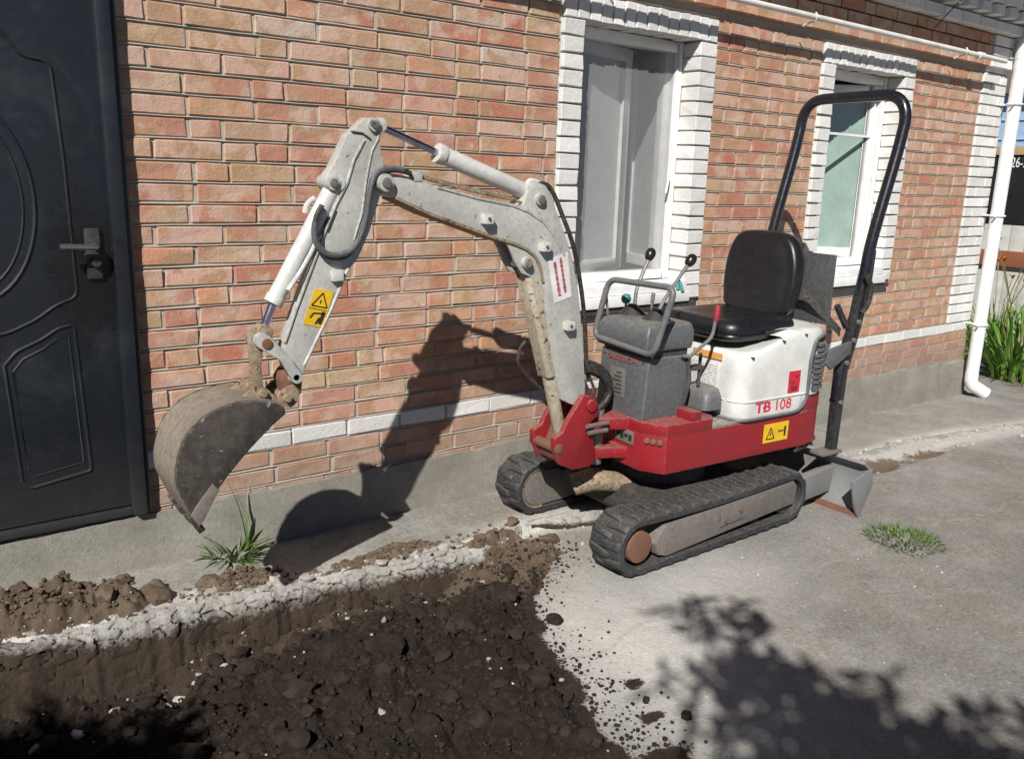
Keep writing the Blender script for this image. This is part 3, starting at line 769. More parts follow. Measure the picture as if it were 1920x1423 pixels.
# windows
def window(i, a, b, z0, z1):
    yf = .108
    w = MB(); t = .055
    for (x0, x1, za, zb) in ((a, a + t, z0, z1), (b - t, b, z0, z1), (a + t, b - t, z1 - t, z1), (a + t, b - t, z0, z0 + t)):
        w.box(x0, x1, yf, yf + .07, za, zb)
    wf = w.build('window', 'upvc', house, bevel=.004)
    ia, ib, iz0, iz1 = a + t, b - t, z0 + t, z1 - t
    def sash(hx, L_, ang, mat):
        # leaf hinged at hx, swung into the room
        d = np.array([math.cos(ang), math.sin(ang)]); n = np.array([-d[1], d[0]])
        def T(u, v, zz): q = np.array([hx, yf + .045]) + d * u + n * v; return (q[0], q[1], zz)
        m = MB(); s = .062
        for (u0, u1, za, zb) in ((0, s, iz0, iz1), (L_ - s, L_, iz0, iz1), (s, L_ - s, iz1 - s, iz1), (s, L_ - s, iz0, iz0 + s)):
            m.box(u0, u1, -.03, .03, za, zb, T)
        m.build('sash', 'upvc', wf, bevel=.004)
        MB().box(s, L_ - s, -.008, .008, iz0 + s, iz1 - s, T).build('pane', mat, wf, smooth=0)
    if i == 0:
        sash(ia, .54, math.radians(13), 'pane_film'); sash(ib, .40, math.radians(180 - 107), 'pane_film')
        MB().add([(ia - .01, yf + .012, iz0 - .01), (ib + .01, yf + .012, iz0 - .01), (ib + .01, yf + .012, iz1 + .01), (ia - .01, yf + .012, iz1 + .01)], [(0, 1, 2, 3)]).build('mosquito_net', 'net', wf, smooth=0)
        MB().tube([(ib - .005, yf - .012, 1.62), (ib - .03, yf - .03, 1.60), (ib - .045, yf - .03, 1.53)], .007, 8).build('catch', 'upvc', wf)
    else:
        sash(ib, .66, math.radians(180 - 40), 'pane_green')
        MB().box(ia, ib, yf + .03, yf + .05, 1.93, 1.945).build('net_bar', 'upvc', wf)
    # stepped white sill
    s = MB(); s.box(a - .012, b + .012, -.030, yf, z0 - .055, z0 - .002); s.box(a - .02, b + .02, -.050, .02, z0 - .115, z0 - .057)
    s.build('sill', 'upvc', wf, bevel=.005)
    MB().box(a - .05, b + .10, -.035, .02, z0 - .150, z0 - .119).build('sill_strip', 'console_dark', wf, bevel=.004)  # dark strip directly below the sill
for i, wv in enumerate(WINS): window(i, *wv)
# room behind
mb = MB(); mb.box(HX0 + .4, HX1 - .4, 2.6, 3.3, -.2, 3.0); mb.build('room_wall', 'dark_room', house, smooth=0)
mb = MB(); mb.box(HX0 + .3, HX1 - .3, .31, 6.0, .15, .2); mb.build('room_floor', 'dark_room', house, smooth=0)

# gas pipe along the eaves
gp = thing('gas_pipe', 'thin white painted pipe running along the wall below the cornice', 'pipe', (5, -.13, 2.5))
MB().tube([(HX0, -.135, 2.545), (3.8, -.135, 2.543), (6.98, -.135, 2.535)], .017, 14).build('pipe', 'gas_paint', gp)
for x in (3.0, 4.55, 6.35):
    MB().tube([(x, .0 - .06, 2.50), (x, -.11, 2.515), (x, -.14, 2.517), (x, -.158, 2.54), (x, -.14, 2.565)], .005, 6).build('bracket', 'gas_paint', gp)
MB().cyl((6.55, -.135, 2.536), (6.62, -.135, 2.536), .024).build('coupling', 'gas_paint', gp)
# rainwater pipe at the corner
dp = thing('downpipe', 'white plastic rainwater downpipe at the house corner with outward shoe', 'downpipe', (7.28, -.115, -.10))
px_, py_ = 7.28, -.115
MB().tube([(px_, py_, z) for z in (.10, .9, 1.8, 2.62)], .050, 24).build('pipe', 'pipe_white', dp)
MB().tube(fillet([(px_, py_, .11), (px_, py_, .015), (px_ + .11, py_ - .085, -.065)], .05), .052, 24).build('shoe', 'pipe_white', dp)
MB().tube(fillet([(px_, py_, 2.58), (px_, py_, 2.70), (px_ + .05, py_ - .25, 2.95), (px_ + .05, py_ - .25, 3.12)], .06), .053, 24).build('swan_neck', 'pipe_white', dp)
for z in (.52, 1.40, 2.25):
    m = MB(); m.tube([(px_ + .057 * math.cos(t * math.pi / 10), py_ + .057 * math.sin(t * math.pi / 10), z) for t in range(20)], .008, 8, closed=True)
    m.cyl((px_ - .055, py_ - .02, z), (px_ - .095, py_ - .03, z), .009, 8); m.cyl((px_ + .055, py_, z), (px_ + .085, py_, z), .009, 8); m.cyl((px_, py_ + .05, z), (px_, .0, z), .008, 8)
    m.build('clamp', 'pipe_white', dp)
# overhead cable
tag(MB().tube(spline([(6.0, -.08, 2.66), (6.05, -.16, 2.78), (6.2, -.35, 3.05), (6.6, -.9, 3.6), (7.4, -2.5, 4.4), (9, -6, 5.2)], 6), .004, 6).build('cable', 'hose'), 'thin black cable hanging from the dark cornice above the second window', 'cable')

# ------------------------------------------------------------------ the excavator
ex = thing('mini_excavator', 'small tracked excavator with white boom, red chassis and black seat beside the wall', 'excavator', (2.93, -.65, 0))
yB = -.66                                   # the plane of the arm
# --- tracks
def track(yo, yi, zo, first):
    x0, x1, r = 2.395, 3.415, .131
    def loop(rad, n=10):
        pts = []
        for i in range(n + 1):
            t = math.pi / 2 + math.pi * i / n; pts.append((x0 + rad * math.cos(t), .138 + rad * math.sin(t)))
        m = 9
        for i in range(1, m): pts.append((x0 + (x1 - x0) * i / m, .138 - rad))
        for i in range(n + 1):
            t = -math.pi / 2 + math.pi * i / n; pts.append((x1 + rad * math.cos(t), .138 + rad * math.sin(t)))
        for i in range(1, m):
            u = i / m; pts.append((x1 + (x0 - x1) * u, .138 + rad - .012 * math.sin(math.pi * u)))
        return pts
    O, I = loop(r - .010), loop(r - .040)
    n = len(O); mb = MB(); rings = []
    for i in range(n):
        rings.append([(O[i][0], yo, O[i][1] + zo), (O[i][0], yi, O[i][1] + zo), (I[i][0], yi, I[i][1] + zo), (I[i][0], yo, I[i][1] + zo)])
    rings.append(rings[0]); mb.loft(rings, cap=False)
    tr = mb.build('track', 'rubber', ex, bevel=.004, seg=1, smooth=40)
    # tread lugs: staggered chevron halves
    per = [0]; P = O + [O[0]]
    for i in range(n): per.append(per[-1] + math.hypot(P[i + 1][0] - P[i][0], P[i + 1][1] - P[i][1]))
    N = 34; mid = (yo + yi) / 2; w = abs(yo - yi)
    lug = None
    for i in range(N):
        for side in (0, 1):
            s = per[-1] * ((i + .5 * side) / N)
            j = max(0, min(n - 1, np.searchsorted(per, s) - 1)); t = (s - per[j]) / max(1e-6, per[j + 1] - per[j])
            cxx, czz = P[j][0] + (P[j + 1][0] - P[j][0]) * t, P[j][1] + (P[j + 1][1] - P[j][1]) * t
            tx, tz = P[j + 1][0] - P[j][0], P[j + 1][1] - P[j][1]; ang = math.atan2(tz, tx)
            key = 'lug%d' % side
            if key not in BV:
                m = MB(); sg = 1 if side == 0 else -1
                # local: x along belt, y across, z inward normal (up); lug stands out along -z
                a0, a1 = .021, .015
                def ring(yv, sh, hw, hgt): return [(sh - hw, yv, .004), (sh + hw, yv, .004), (sh + hw * .7, yv, -hgt), (sh - hw * .7, yv, -hgt)]
                m.loft([ring(sg * -w * .5, .0, a0, .003), ring(sg * -w * .40, .0, a0, .011), ring(sg * w * .04, .010, a1, .011), ring(sg * w * .14, .012, a1, .002)])
                BV[key] = m.mesh('tread_lug', Vector((0, 0, 0)), bevel=.002, seg=1, smooth=30); BV[key].materials.append(MATS['rubber'])
            o = link(bpy.data.objects.new('tread_lug', BV[key])); o.parent = tr
            o.location = Vector((cxx, mid, czz + zo)) - BASE[tr]; o.rotation_euler = (0, -ang, 0)
    yface = yo - (.004 if yo < yi else -.004); sgn = 1 if yo < yi else -1
    fr_y0, fr_y1 = min(yo, yi) + .012, max(yo, yi) - .012
    # frame beam with chamfered ends
    pts = [(x0 + .095, .125), (x0 + .15, .198), (x1 + .015, .222), (x1 + .05, .19), (x1 + .035, .10), (x0 + .17, .055), (x0 + .12, .07)]
    m = MB().prism([(x, fr_y0 - .004, z + zo) for x, z in pts], [(x, fr_y1 + .004, z + zo) for x, z in pts])
    tf = m.build('track_frame', 'track_steel', ex, bevel=.006)
    MB().box(2.90, 3.06, fr_y0 - .012, fr_y0 - .0045, .115, .185, lambda x, y, z: (x, y, z + zo + (x - 2.98) * .05)).build('cover_plate', 'track_steel', tf, bevel=.003)
    for (bx, bz) in ((2.93, .135), (3.03, .165)):
        MB().cyl((bx, fr_y0 - .020, bz + zo), (bx, fr_y0 + .01, bz + zo), .011, 10).build('bolt', 'rust', tf)
    # sprocket with hub, idler, rollers
    m = MB(); nT = 11
    ringp = []
    for i in range(nT * 4):
        t = 2 * math.pi * i / (nT * 4); rr = .092 if (i % 4) in (0, 1) else .074
        ringp.append((x0 + rr * math.cos(t), .138 + rr * math.sin(t)))
    m.prism([(x, mid - .025, z + zo) for x, z in ringp], [(x, mid + .025, z + zo) for x, z in ringp])
    sp = m.build('sprocket', 'under_dark', ex)
    if first:
        MB().cyl((x0, mid, .138 + zo), (x0, fr_y0 - .010, .138 + zo), .068, 28).build('hub', 'rust', sp, bevel=.008)
    else:
        pts2 = [(x0 + .085 * math.cos(math.pi * (.5 + i / 12)), .138 + .085 * math.sin(math.pi * (.5 + i / 12))) for i in range(13)] + [(x0 + .20, .055), (x0 + .13, .22)]
        MB().prism([(x, fr_y0 - .012, z + zo) for x, z in pts2], [(x, mid, z + zo) for x, z in pts2]).build('motor_cover', 'track_steel', sp, bevel=.01)
        m = MB(); m.tube([(x0 + .093 * math.cos(math.pi * (.42 + i / 12)), fr_y0 - .006, .138 + zo + .093 * math.sin(math.pi * (.42 + i / 12))) for i in range(15)], .007, 8); m.build('cover_rim', 'rust_tan', sp)
    MB().cyl((x1, fr_y0 + .02, .138 + zo), (x1, fr_y1 - .02, .138 + zo), .088, 28).build('idler', 'under_dark', ex, bevel=.006)
    for rx in (2.66, 2.93, 3.20):
        MB().cyl((rx, fr_y0 + .03, .07 + zo), (rx, fr_y1 - .03, .07 + zo), .034, 16).build('roller', 'under_dark', ex)
    return tr
track(-1.075, -.895, -.003, True)
track(-.405, -.225, .040, False)
# undercarriage centre
MB().box(2.62, 3.25, -.90, -.40, .13, .25).build('undercarriage', 'under_dark', ex, bevel=.02)
for bx in (2.72, 3.12): MB().box(bx - .045, bx + .045, -.98, -.30, .09, .17).build('cross_tube', 'track_steel', ex, bevel=.006)
MB().cyl((2.93, -.65, .24), (2.93, -.65, .39), .22, 40).build('slew_ring', 'under_dark', ex, bevel=.01)
m = MB(); m.tube([(2.45, -.58, .24), (2.52, -.63, .27), (2.62, -.66, .25), (2.70, -.70, .22)], [.05, .055, .05, .035], 12); m.build('swing_cylinder', 'rust_tan', ex)
# --- dozer blade
def blade():
    bx = 3.80; y0, y1 = -1.20, -.12
    prof = [(.02, .30), (.075, .26), (.085, .17), (.06, .09), (.0, -.02), (-.012, -.01), (.045, .09), (.068, .17), (.06, .25), (.01, .285)]
    prof = [(bx + dx, z - .02) for dx, z in prof]
    bl = MB().prism([(x, y0, z) for x, z in prof], [(x, y1, z) for x, z in prof]).build('dozer_blade', 'blade_paint', ex, bevel=.003)
    side = [(bx - .10, .20), (bx + .075, .235), (bx + .09, .15), (bx + .0, -.015), (bx - .05, .06)]
    for yy in (-1.02, -.30):
        MB().prism([(x, yy, z) for x, z in [(3.42, .17), (3.62, .185), (bx + .05, .20), (bx + .03, .07), (3.62, .06), (3.42, .09)]], [(x, yy + .05, z) for x, z in [(3.42, .17), (3.62, .185), (bx + .05, .20), (bx + .03, .07), (3.62, .06), (3.42, .09)]]).build('blade_arm', 'blade_paint', bl, bevel=.005)
    MB().prism([(x, y0 - .012, z) for x, z in side], [(x, y0, z) for x, z in side]).build('blade_end', 'blade_paint', bl, bevel=.002)
    MB().box(bx - .012, bx + .01, y0 + .002, y1, -.028, .02).build('cutting_edge', 'rust', bl, bevel=.002)
blade()
# --- red slew frame
plan = [(-.345, -.245), (-.285, -.34), (.60, -.345), (.74, -.31), (.80, -.22), (.82, 0), (.80, .22), (.74, .31), (.60, .345), (-.285, .34), (-.345, .245)]
fr0 = MB().loft([[L(a + (.02 if a > .5 else 0), b, .372) for a, b in plan], [L(a, b, .40) for a, b in plan], [L(a, b, .542) for a, b in plan]])
base_o = fr0.build('slew_frame', 'red_paint', ex, bevel=.008, seg=2)
deck = [(-.345, -.245), (-.285, -.341), (-.02, -.343), (.02, -.30), (.02, .30), (-.02, .343), (-.285, .341), (-.345, .245)]
MB().loft([[L(a, b, .538) for a, b in deck], [L(a, b, .590) for a, b in deck]]).build('deck_plate', 'red_paint', ex, bevel=.006)
rear = [(.585, -.347), (.74, -.313), (.803, -.22), (.823, 0), (.803, .22), (.74, .313), (.585, .347)]
MB().loft([[L(a, b, .538) for a, b in rear], [L(a, b, .625) for a, b in rear]]).build('counterweight', 'red_paint', ex, bevel=.012)
MB().loft([[L(a * .97, b * .97, .34) for a, b in plan[2:9]], [L(a * .98, b * .98, .374) for a, b in plan[2:9]]]).build('belly_pan', 'under_dark', ex)
# floor mat
MB().loft([[L(a, b, .536) for a, b in ((-.20, -.335), (.16, -.335), (.62, -.342), (.62, -.30), (.2, .33), (-.2, .33))], [L(a, b, .549) for a, b in ((-.20, -.335), (.16, -.335), (.62, -.342), (.62, -.30), (.2, .33), (-.2, .33))]]).build('floor_mat', 'grey_mat', ex, bevel=.004)
MB().box(-.145, -.085, -.338, -.24, .588, .632, L).build('step_plate', 'red_paint', ex, bevel=.006)
# front lamp plate and plugs on the near front
for t_ in (.25, .5, .75):
    pa, pb = -.345 + .06 * t_, -.245 - .095 * t_
    MB().cyl(L(pa + .006, pb + .004, .515), L(pa - .010, pb - .007, .515), .013, 14).build('plug', 'rust', base_o, bevel=.002)
MB().box(-.351, -.345, -.20, -.08, .475, .535, L).build('maker_plate', 'plate_etched', base_o, bevel=.003)
m = MB()
for i in range(4): m.box(-.3530, -.3512, -.192 + i * .027, -.172 + i * .027, .492 + .01 * (i % 2), .518, L)
m.build('plate_marks', 'print_black', base_o, smooth=0)
# boss that carries the swing bracket
for z0, z1 in ((.405, .455), (.535, .588)):
    pts = [(-.30, -.19), (-.40, -.13), (-.455, -.11), (-.49, -.06), (-.455, -.005), (-.40, .02), (-.30, .10)]
    MB().loft([[L(a, b, z0) for a, b in pts], [L(a, b, z1) for a, b in pts]]).build('swing_lug', 'red_paint', ex, bevel=.008)
MB().cyl(L(-.445, -.058, .37), L(-.445, -.058, .62), .034, 18).build('swing_pin', 'steel_pin', ex, bevel=.003)
# swing bracket holding the boom foot
out = [(1095, 742), (1110, 743), (1124, 758), (1122, 780), (1108, 792), (1112, 815), (1118, 862), (1104, 876), (1075, 881), (1050, 872), (1040, 845), (1040, 822), (1056, 812), (1066, 790), (1078, 770)]
br = plate_px(out, yB - .085, yB - .055, yB - .085).build('swing_bracket', 'red_paint', ex, bevel=.008)
o = plate_px(out, yB + .055, yB + .085, yB - .085).build('bracket_cheek', 'red_paint', br, bevel=.008)
core = [(1112, 800), (1116, 862), (1075, 878), (1052, 868), (1046, 850), (1060, 840), (1075, 800)]
plate_px(core, yB - .054, yB + .054, yB - .085).build('bracket_core', 'rust', br, bevel=.008)
q = W(1048, 842, yB - .085); MB().cyl((q[0], yB - .090, q[2]), (q[0], yB + .09, q[2]), .022, 18).build('pin', 'rust', br, bevel=.004)
q = W(1108, 760, yB - .085); MB().cyl((q[0], yB - .098, q[2]), (q[0], yB + .098, q[2]), .026, 18).build('pin', 'red_paint', br, bevel=.004)
# --- boom
bh = .047
bpx = [(709, 343), (712, 332), (722, 326), (740, 327), (763, 331), (819, 350), (896, 371), (960, 384), (982, 386), (989, 364), (994, 348), (1008, 342), (1024, 348), (1033, 364), (1044, 396), (1056, 428), (1066, 458), (1076, 497), (1085, 545), (1090, 600), (1094, 660), (1098, 725), (1096, 752), (1088, 764), (1070, 758), (1053, 750), (1044, 715), (1030, 645), (1022, 575), (1018, 530), (1012, 500), (1002, 480), (985, 467), (958, 456), (927, 447), (865, 424), (804, 402), (742, 372), (718, 362), (710, 353)]
boom = plate_px(bpx, yB - bh, yB + bh).build('boom', 'boom_paint', ex, bevel=.006, seg=2)
# flange lines: top and bottom plates standing a little proud of the web
def strip(pix, y0, y1, w, name, mat, par, up=1):
    q = [Vector(W(*p, yB - bh)) for p in pix]; top, bot = [], []
    for i, p in enumerate(q):
        a, b = q[max(i - 1, 0)], q[min(i + 1, len(q) - 1)]; d = (b - a).normalized(); n = Vector((-d.z, 0, d.x))
        top.append(p + n * w); bot.append(p - n * w)
    rings = [[(t.x, y0, t.z), (t.x, y1, t.z), (s.x, y1, s.z), (s.x, y0, s.z)] for t, s in zip(top, bot)]
    return MB().loft(rings).build(name, mat, par, bevel=.0015, seg=1)
strip([(819, 351), (896, 372), (960, 385), (990, 397), (1018, 416), (1042, 446), (1058, 480)], yB - bh - .004, yB + bh + .004, .005, 'top_flange', 'boom_paint', boom)
strip([(742, 371), (804, 401), (865, 423), (927, 446), (958, 455), (985, 466), (1002, 479), (1013, 500), (1018, 530)], yB - bh - .005, yB + bh + .005, .006, 'bottom_flange', 'rust_tan', boom)
lug = [(950, 455), (985, 468), (1002, 482), (1014, 510), (1022, 548), (1010, 540), (996, 520), (978, 512), (966, 492), (958, 470)]
for y0, y1 in ((yB - .045, yB - .033), (yB + .033, yB + .045)): plate_px(lug, y0, y1, yB - bh).build('cylinder_lug', 'boom_paint', boom, bevel=.002)
def pin_at(px, py, par, r=.018, hw=.07, mat='steel_pin', collar=None, yc=None):
    yc = yB if yc is None else yc
    q = W(px, py, yc - hw)
    o = MB().cyl((q[0], yc - hw, q[2]), (q[0], yc + hw, q[2]), r, 18).build('pin', mat, par, bevel=.003)
    if collar: MB().cyl((q[0], yc - hw + .008, q[2]), (q[0], yc + hw - .008, q[2]), collar, 22).build('pin_boss', 'boom_paint', par, bevel=.003)
    return o
pin_at(727, 343, boom, .017, .078, 'steel_pin', .030)
pin_at(1018, 374, boom, .016, .068, 'steel_pin', .024)
pin_at(993, 494, boom, .017, .072, 'rust_tan', .022)
# clamp blocks on the boom side
for (px, py) in ((915, 412), (1023, 464), (1068, 612)):
    q = W(px, py, yB - bh - .02)
    mm = MB().box(q[0] - .020, q[0] + .020, yB - bh - .034, yB - bh + .002, q[2] - .016, q[2] + .020)
    cb = mm.build('hose_clamp', 'white_cylinder', boom, bevel=.004)
    MB().cyl((q[0] - .004, yB - bh - .040, q[2] + .004), (q[0] - .004, yB - bh - .03, q[2] + .004), .006, 8).build('bolt', 'rust', cb)
# white notice on the boom
def stick_px(pix, yv, name, mat, par, t=.0015):
    return plate_px(pix, yv - t, yv, yv).build(name, mat, par, smooth=0)
nb = stick_px([(1028, 487), (1064, 472), (1071, 556), (1039, 569)], yB - bh - .0005, 'notice', 'sticker_white', boom)
m = MB()
for col, (sx, sy, ex_, ey, mt) in enumerate(((1040, 492, 1050, 556, 0), (1051, 484, 1061, 552, 0))):
    r_ = random.Random(3 + col); t = 0
    while t < .96:
        dt = r_.uniform(.02, .05)
        a = (sx + (ex_ - sx) * t, sy + (ey - sy) * t); b = (sx + (ex_ - sx) * (t + dt), sy + (ey - sy) * (t + dt)); w = r_.uniform(1.5, 3)
        src = plate_px([(a[0] - w, a[1]), (a[0] + w, a[1] - 1), (b[0] + w, b[1] - 1), (b[0] - w, b[1])], yB - bh - .0032, yB - bh - .0022)
        m.add(src.v, src.f); t += dt + r_.uniform(.008, .02)
m.build('notice_print', 'faded_red', nb, smooth=0)
# hose down the back of the boom and steel lines along the top
def hose_path(pix, y): return spline([W(*p, y) for p in pix], 6)
MB().tube(hose_path([(1000, 350), (1020, 345), (1036, 360), (1056, 408), (1075, 462), (1088, 530), (1096, 600), (1099, 668), (1104, 715)], yB - .02), .0095, 10).build('boom_hose', 'hose', boom)
for dy, dz in ((-.028, 0), (.0, 4)):
    MB().tube(hose_path([(762, 325 - dz), (800, 336 - dz), (880, 357 - dz), (960, 375 - dz), (992, 386)], yB + dy), .0055, 8).build('steel_line', 'rust_tan', boom)
MB().box(W(772, 328, yB)[0] - .02, W(772, 328, yB)[0] + .015, yB - .05, yB + .03, W(772, 328, yB)[2] - .022, W(772, 328, yB)[2] + .012).build('line_clamp', 'boom_paint', boom, bevel=.004)
# --- stick
sh = .028
spx = [(682, 226), (690, 220), (704, 222), (716, 234), (716, 248), (712, 260), (716, 290), (720, 312), (734, 326), (740, 342), (730, 356), (714, 364), (706, 392), (694, 432), (680, 466), (670, 488), (656, 504), (626, 579), (573, 689), (563, 716), (550, 716), (536, 690), (533, 650), (552, 591), (583, 503), (600, 466), (612, 425), (622, 390), (626, 366), (613, 354), (609, 342), (615, 327), (624, 315), (640, 282), (652, 254), (668, 240)]
stick = plate_px(spx, yB - sh, yB + sh).build('stick', 'boom_paint', ex, bevel=.005)
for pp in ([(688, 262), (668, 300), (655, 345), (634, 385), (612, 440), (590, 500), (560, 580), (538, 645)],):
    strip(pp, yB - sh - .005, yB - sh + .01, .004, 'web_plate', 'boom_paint', stick)
strip([(716, 246), (713, 262), (703, 282), (697, 308), (690, 350), (684, 400), (668, 452)], yB - sh - .004, yB - sh + .01, .003, 'web_plate', 'boom_paint', stick)
strip([(658, 502), (626, 580), (574, 688)], yB - sh - .004, yB + sh + .004, .004, 'edge_flange', 'white_cylinder', stick)
pin_at(706, 234, stick, .013, .048, 'steel_pin', .023)
pin_at(628, 343, stick, .014, .050, 'steel_pin', .025)
strip([(664, 247), (684, 250), (700, 262)], yB - sh - .005, yB - sh + .01, .003, 'head_seam', 'console_dark', stick)
strip([(634, 395), (618, 436)], yB - sh - .003, yB - sh + .01, .006, 'slot_shade', 'console_dark', stick)  # shade of a slot put on as a dark strip, nothing is cut
pin_at(556, 708, stick, .013, .066, 'rust_tan', .020)
q = W(633, 517, yB - sh - .01); MB().box(q[0] - .022, q[0] + .018, yB - sh - .022, yB - sh + .002, q[2] - .018, q[2] + .02).build('hose_clamp', 'white_cylinder', stick, bevel=.004)
MB().cyl((W(687, 230, yB)[0], yB - .048, W(687, 230, yB - .048)[2]), (W(687, 230, yB)[0], yB - .035, W(687, 230, yB - .048)[2]), .008, 10).build('bolt', 'steel_pin', stick)
# yellow warning label on the stick
def warn(pix, yv, par):
    lab = stick_px(pix, yv, 'warning_label', 'sticker_yellow', par)
    P = [Vector((p[0], p[1], 0)) for p in pix]
    def uv(u, v): p = P[0].lerp(P[1], u).lerp(P[3].lerp(P[2], u), v); return (p.x, p.y)
    return lab, uv
def tri_marks(lab, uv, yv, tri, fig):
    m = MB()
    def bar(p, q, w):
        a, b = Vector((*uv(*p), 0)), Vector((*uv(*q), 0)); d = (b - a).normalized(); n = Vector((-d.y, d.x, 0)) * w
        s = plate_px([(c.x, c.y) for c in (a + n, b + n, b - n, a - n)], yv - .0030, yv - .0022); m.add(s.v, s.f)
    A, B, C_ = tri
    for p, q in ((A, B), (B, C_), (C_, A)): bar(p, q, 1.0)
    c = ((A[0] + B[0] + C_[0]) / 3, (A[1] + B[1] + C_[1]) / 3)
    bar((c[0], c[1] - .06), (c[0], c[1] + .04), .9)
    for p, q, w in fig: bar(p, q, w)
    m.build('label_print', 'print_black', lab, smooth=0)
yv = yB - sh - .0008
lab, uv = warn([(590, 541), (626, 547), (604, 615), (568, 607)], yv, stick)
tri_marks(lab, uv, yv, ((.5, .08), (.92, .46), (.12, .46)), [((.85, .58), (.80, .92), 3.2), ((.85, .62), (.35, .66), 1.4), ((.35, .66), (.25, .80), 1.4), ((.05, .54), (.95, .54), .5), ((.70, .75), (.6, .94), 1.5)])
# hoses over the stick
for dy, sc, wid in ((-.056, 0, .0085), (-.042, 9, .008)):
    path = hose_path([(770, 326), (745, 317 + sc * .3), (716, 319 + sc * .6), (700, 335 + sc), (692, 370 + sc), (686, 410), (672, 452), (650, 474 + sc * .6), (620, 478 + sc * .6), (600, 466), (590, 444), (592, 410), (604, 385)], yB + dy)
    hb = MB().tube(path, wid, 10).build('stick_hose', 'hose', stick)
    if sc == 0:
        rp = []; Pp = [Vector(p) for p in path]; acc = 0
        m = MB()
        for i in range(4, len(Pp) - 8):
            for h in (0, .5):
                c = Pp[i].lerp(Pp[i + 1], h); d = (Pp[i + 1] - Pp[i]).normalized() * .0022
                m.cyl(tuple(c - d), tuple(c + d), .0105, 10)
        m.build('spiral_guard', 'grey_plastic', hb)
# --- cylinders
def ram(p_barrel, p_mid, p_rod, rb, rr, mat, name, yc=yB, gland=True):
    a, b, c = W(*p_barrel, yc), W(*p_mid, yc), W(*p_rod, yc)
    o = MB().cyl(a, b, rb, 24).build(name, mat, ex, bevel=.005)
    MB().cyl(b, c, rr, 16).build('rod', 'chrome_rod', o)
    d = (Vector(b) - Vector(a)).normalized()
    if gland: MB().cyl(tuple(Vector(b) - d * .022), tuple(Vector(b) + d * .008), rb * 1.12, 24).build('gland', mat, o, bevel=.003)
    MB().cyl((a[0], yc - .032, a[2]), (a[0], yc + .032, a[2]), rb * .85, 20).build('eye', mat, o, bevel=.003)
    MB().cyl((c[0], yc - .030, c[2]), (c[0], yc + .030, c[2]), rr * 1.9, 20).build('rod_eye', 'rust_tan' if name == 'bucket_cylinder' else mat, o, bevel=.003)
    return o
sc1 = ram((1012, 372), (822, 288), (707, 235), .032, .0125, 'cylinder_paint', 'stick_cylinder')
MB().tube(hose_path([(985, 352), (995, 340), (1010, 345), (1022, 352)], yB - .01), .012, 10).build('port', 'white_cylinder', sc1)
sc2 = ram((628, 344), (513, 566), (492, 622), .0285, .0135, 'white_cylinder', 'bucket_cylinder', yB - .004)
MB().tube(hose_path([(600, 440), (580, 480), (562, 512), (540, 545)], yB - .035), .008, 8).build('steel_line', 'white_cylinder', sc2)
MB().tube(hose_path([(590, 372), (576, 384), (572, 400)], yB + .01), .010, 8).build('port', 'white_cylinder', sc2)
# lift cylinder with its guard
a, b, c = W(988, 497, yB), W(1031, 700, yB), W(1050, 812, yB)
lc = MB().cyl(a, c, .029, 22).build('lift_cylinder', 'rusty_cylinder', ex, bevel=.005)
d = (Vector(b) - Vector(a)).normalized(); sd = Vector((d.z, 0, -d.x))
ring = lambda p, w: [tuple(Vector(p) + sd * u * w + Vector((0, v * w, 0))) for u, v in ((-1, -.75), (-.6, -1.05), (.6, -1.05), (1, -.75), (1, .75), (.6, 1.05), (-.6, 1.05), (-1, .75))]
MB().loft([ring(Vector(a) + d * .01, .036), ring(Vector(a) + d * .05, .043), ring(b, .041)]).build('cylinder_guard', 'rusty_cylinder', lc, bevel=.004)
MB().tube(hose_path([(985, 640), (975, 655), (972, 680), (990, 705), (1015, 730), (1030, 750)], yB + .03), .007, 8).build('lift_hose', 'hose', lc)
# --- bucket linkage and bucket
def bar_link(p0, p1, y, hw, w0, w1, name, mat, bulge=0):
    A, B = Vector(W(*p0, y)), Vector(W(*p1, y)); d = (B - A).normalized(); n = Vector((-d.z, 0, d.x)); pts = []
    for i in range(9):
        t = math.pi * (.5 + i / 8); pts.append(A + d * math.cos(t) * w0 + n * math.sin(t) * w0)
    M_ = A.lerp(B, .5); pts.append(M_ - n * (w0 * .7 - bulge))
    for i in range(9):
        t = -math.pi / 2 + math.pi * i / 8; pts.append(B + d * math.cos(t) * w1 + n * math.sin(t) * w1)
    pts.append(M_ + n * (w1 * .7 + bulge))
    return MB().prism([(p.x, y - hw, p.z) for p in pts], [(p.x, y + hw, p.z) for p in pts]).build(name, mat, ex, bevel=.004)
bar_link((478, 640), (480, 735), yB - .030, .014, .022, .022, 'bucket_link', 'rust_tan')
bar_link((478, 640), (480, 735), yB + .030, .014, .022, .022, 'bucket_link', 'rust_tan')
for s in (-1, 1): bar_link((490, 638), (556, 708), yB + s * .056, .010, .026, .020, 'rocker_link', 'boom_paint' if s < 0 else 'rust_tan', .016)
bx_, _, bz_ = W(486, 638, yB)
MB().cyl((bx_, yB - .072, bz_), (bx_, yB + .072, bz_), .017, 18).build('link_pin', 'rust', ex, bevel=.003)
MB().cyl((bx_, yB - .058, bz_), (bx_, yB + .058, bz_), .027, 20).build('link_boss', 'rust_tan', ex, bevel=.003)
BWd = .125
near = [(534, 764), (515, 755), (485, 752), (449, 754), (418, 764), (382, 783), (351, 815), (336, 850), (329, 886), (333, 921), (357, 966), (372, 986)]
openp = [(380, 976), (410, 917), (426, 894), (469, 842), (512, 797), (536, 776)]
yn = yB - BWd
N3 = [W(*p, yn) for p in near]; O3 = [W(*p, yn) for p in openp]
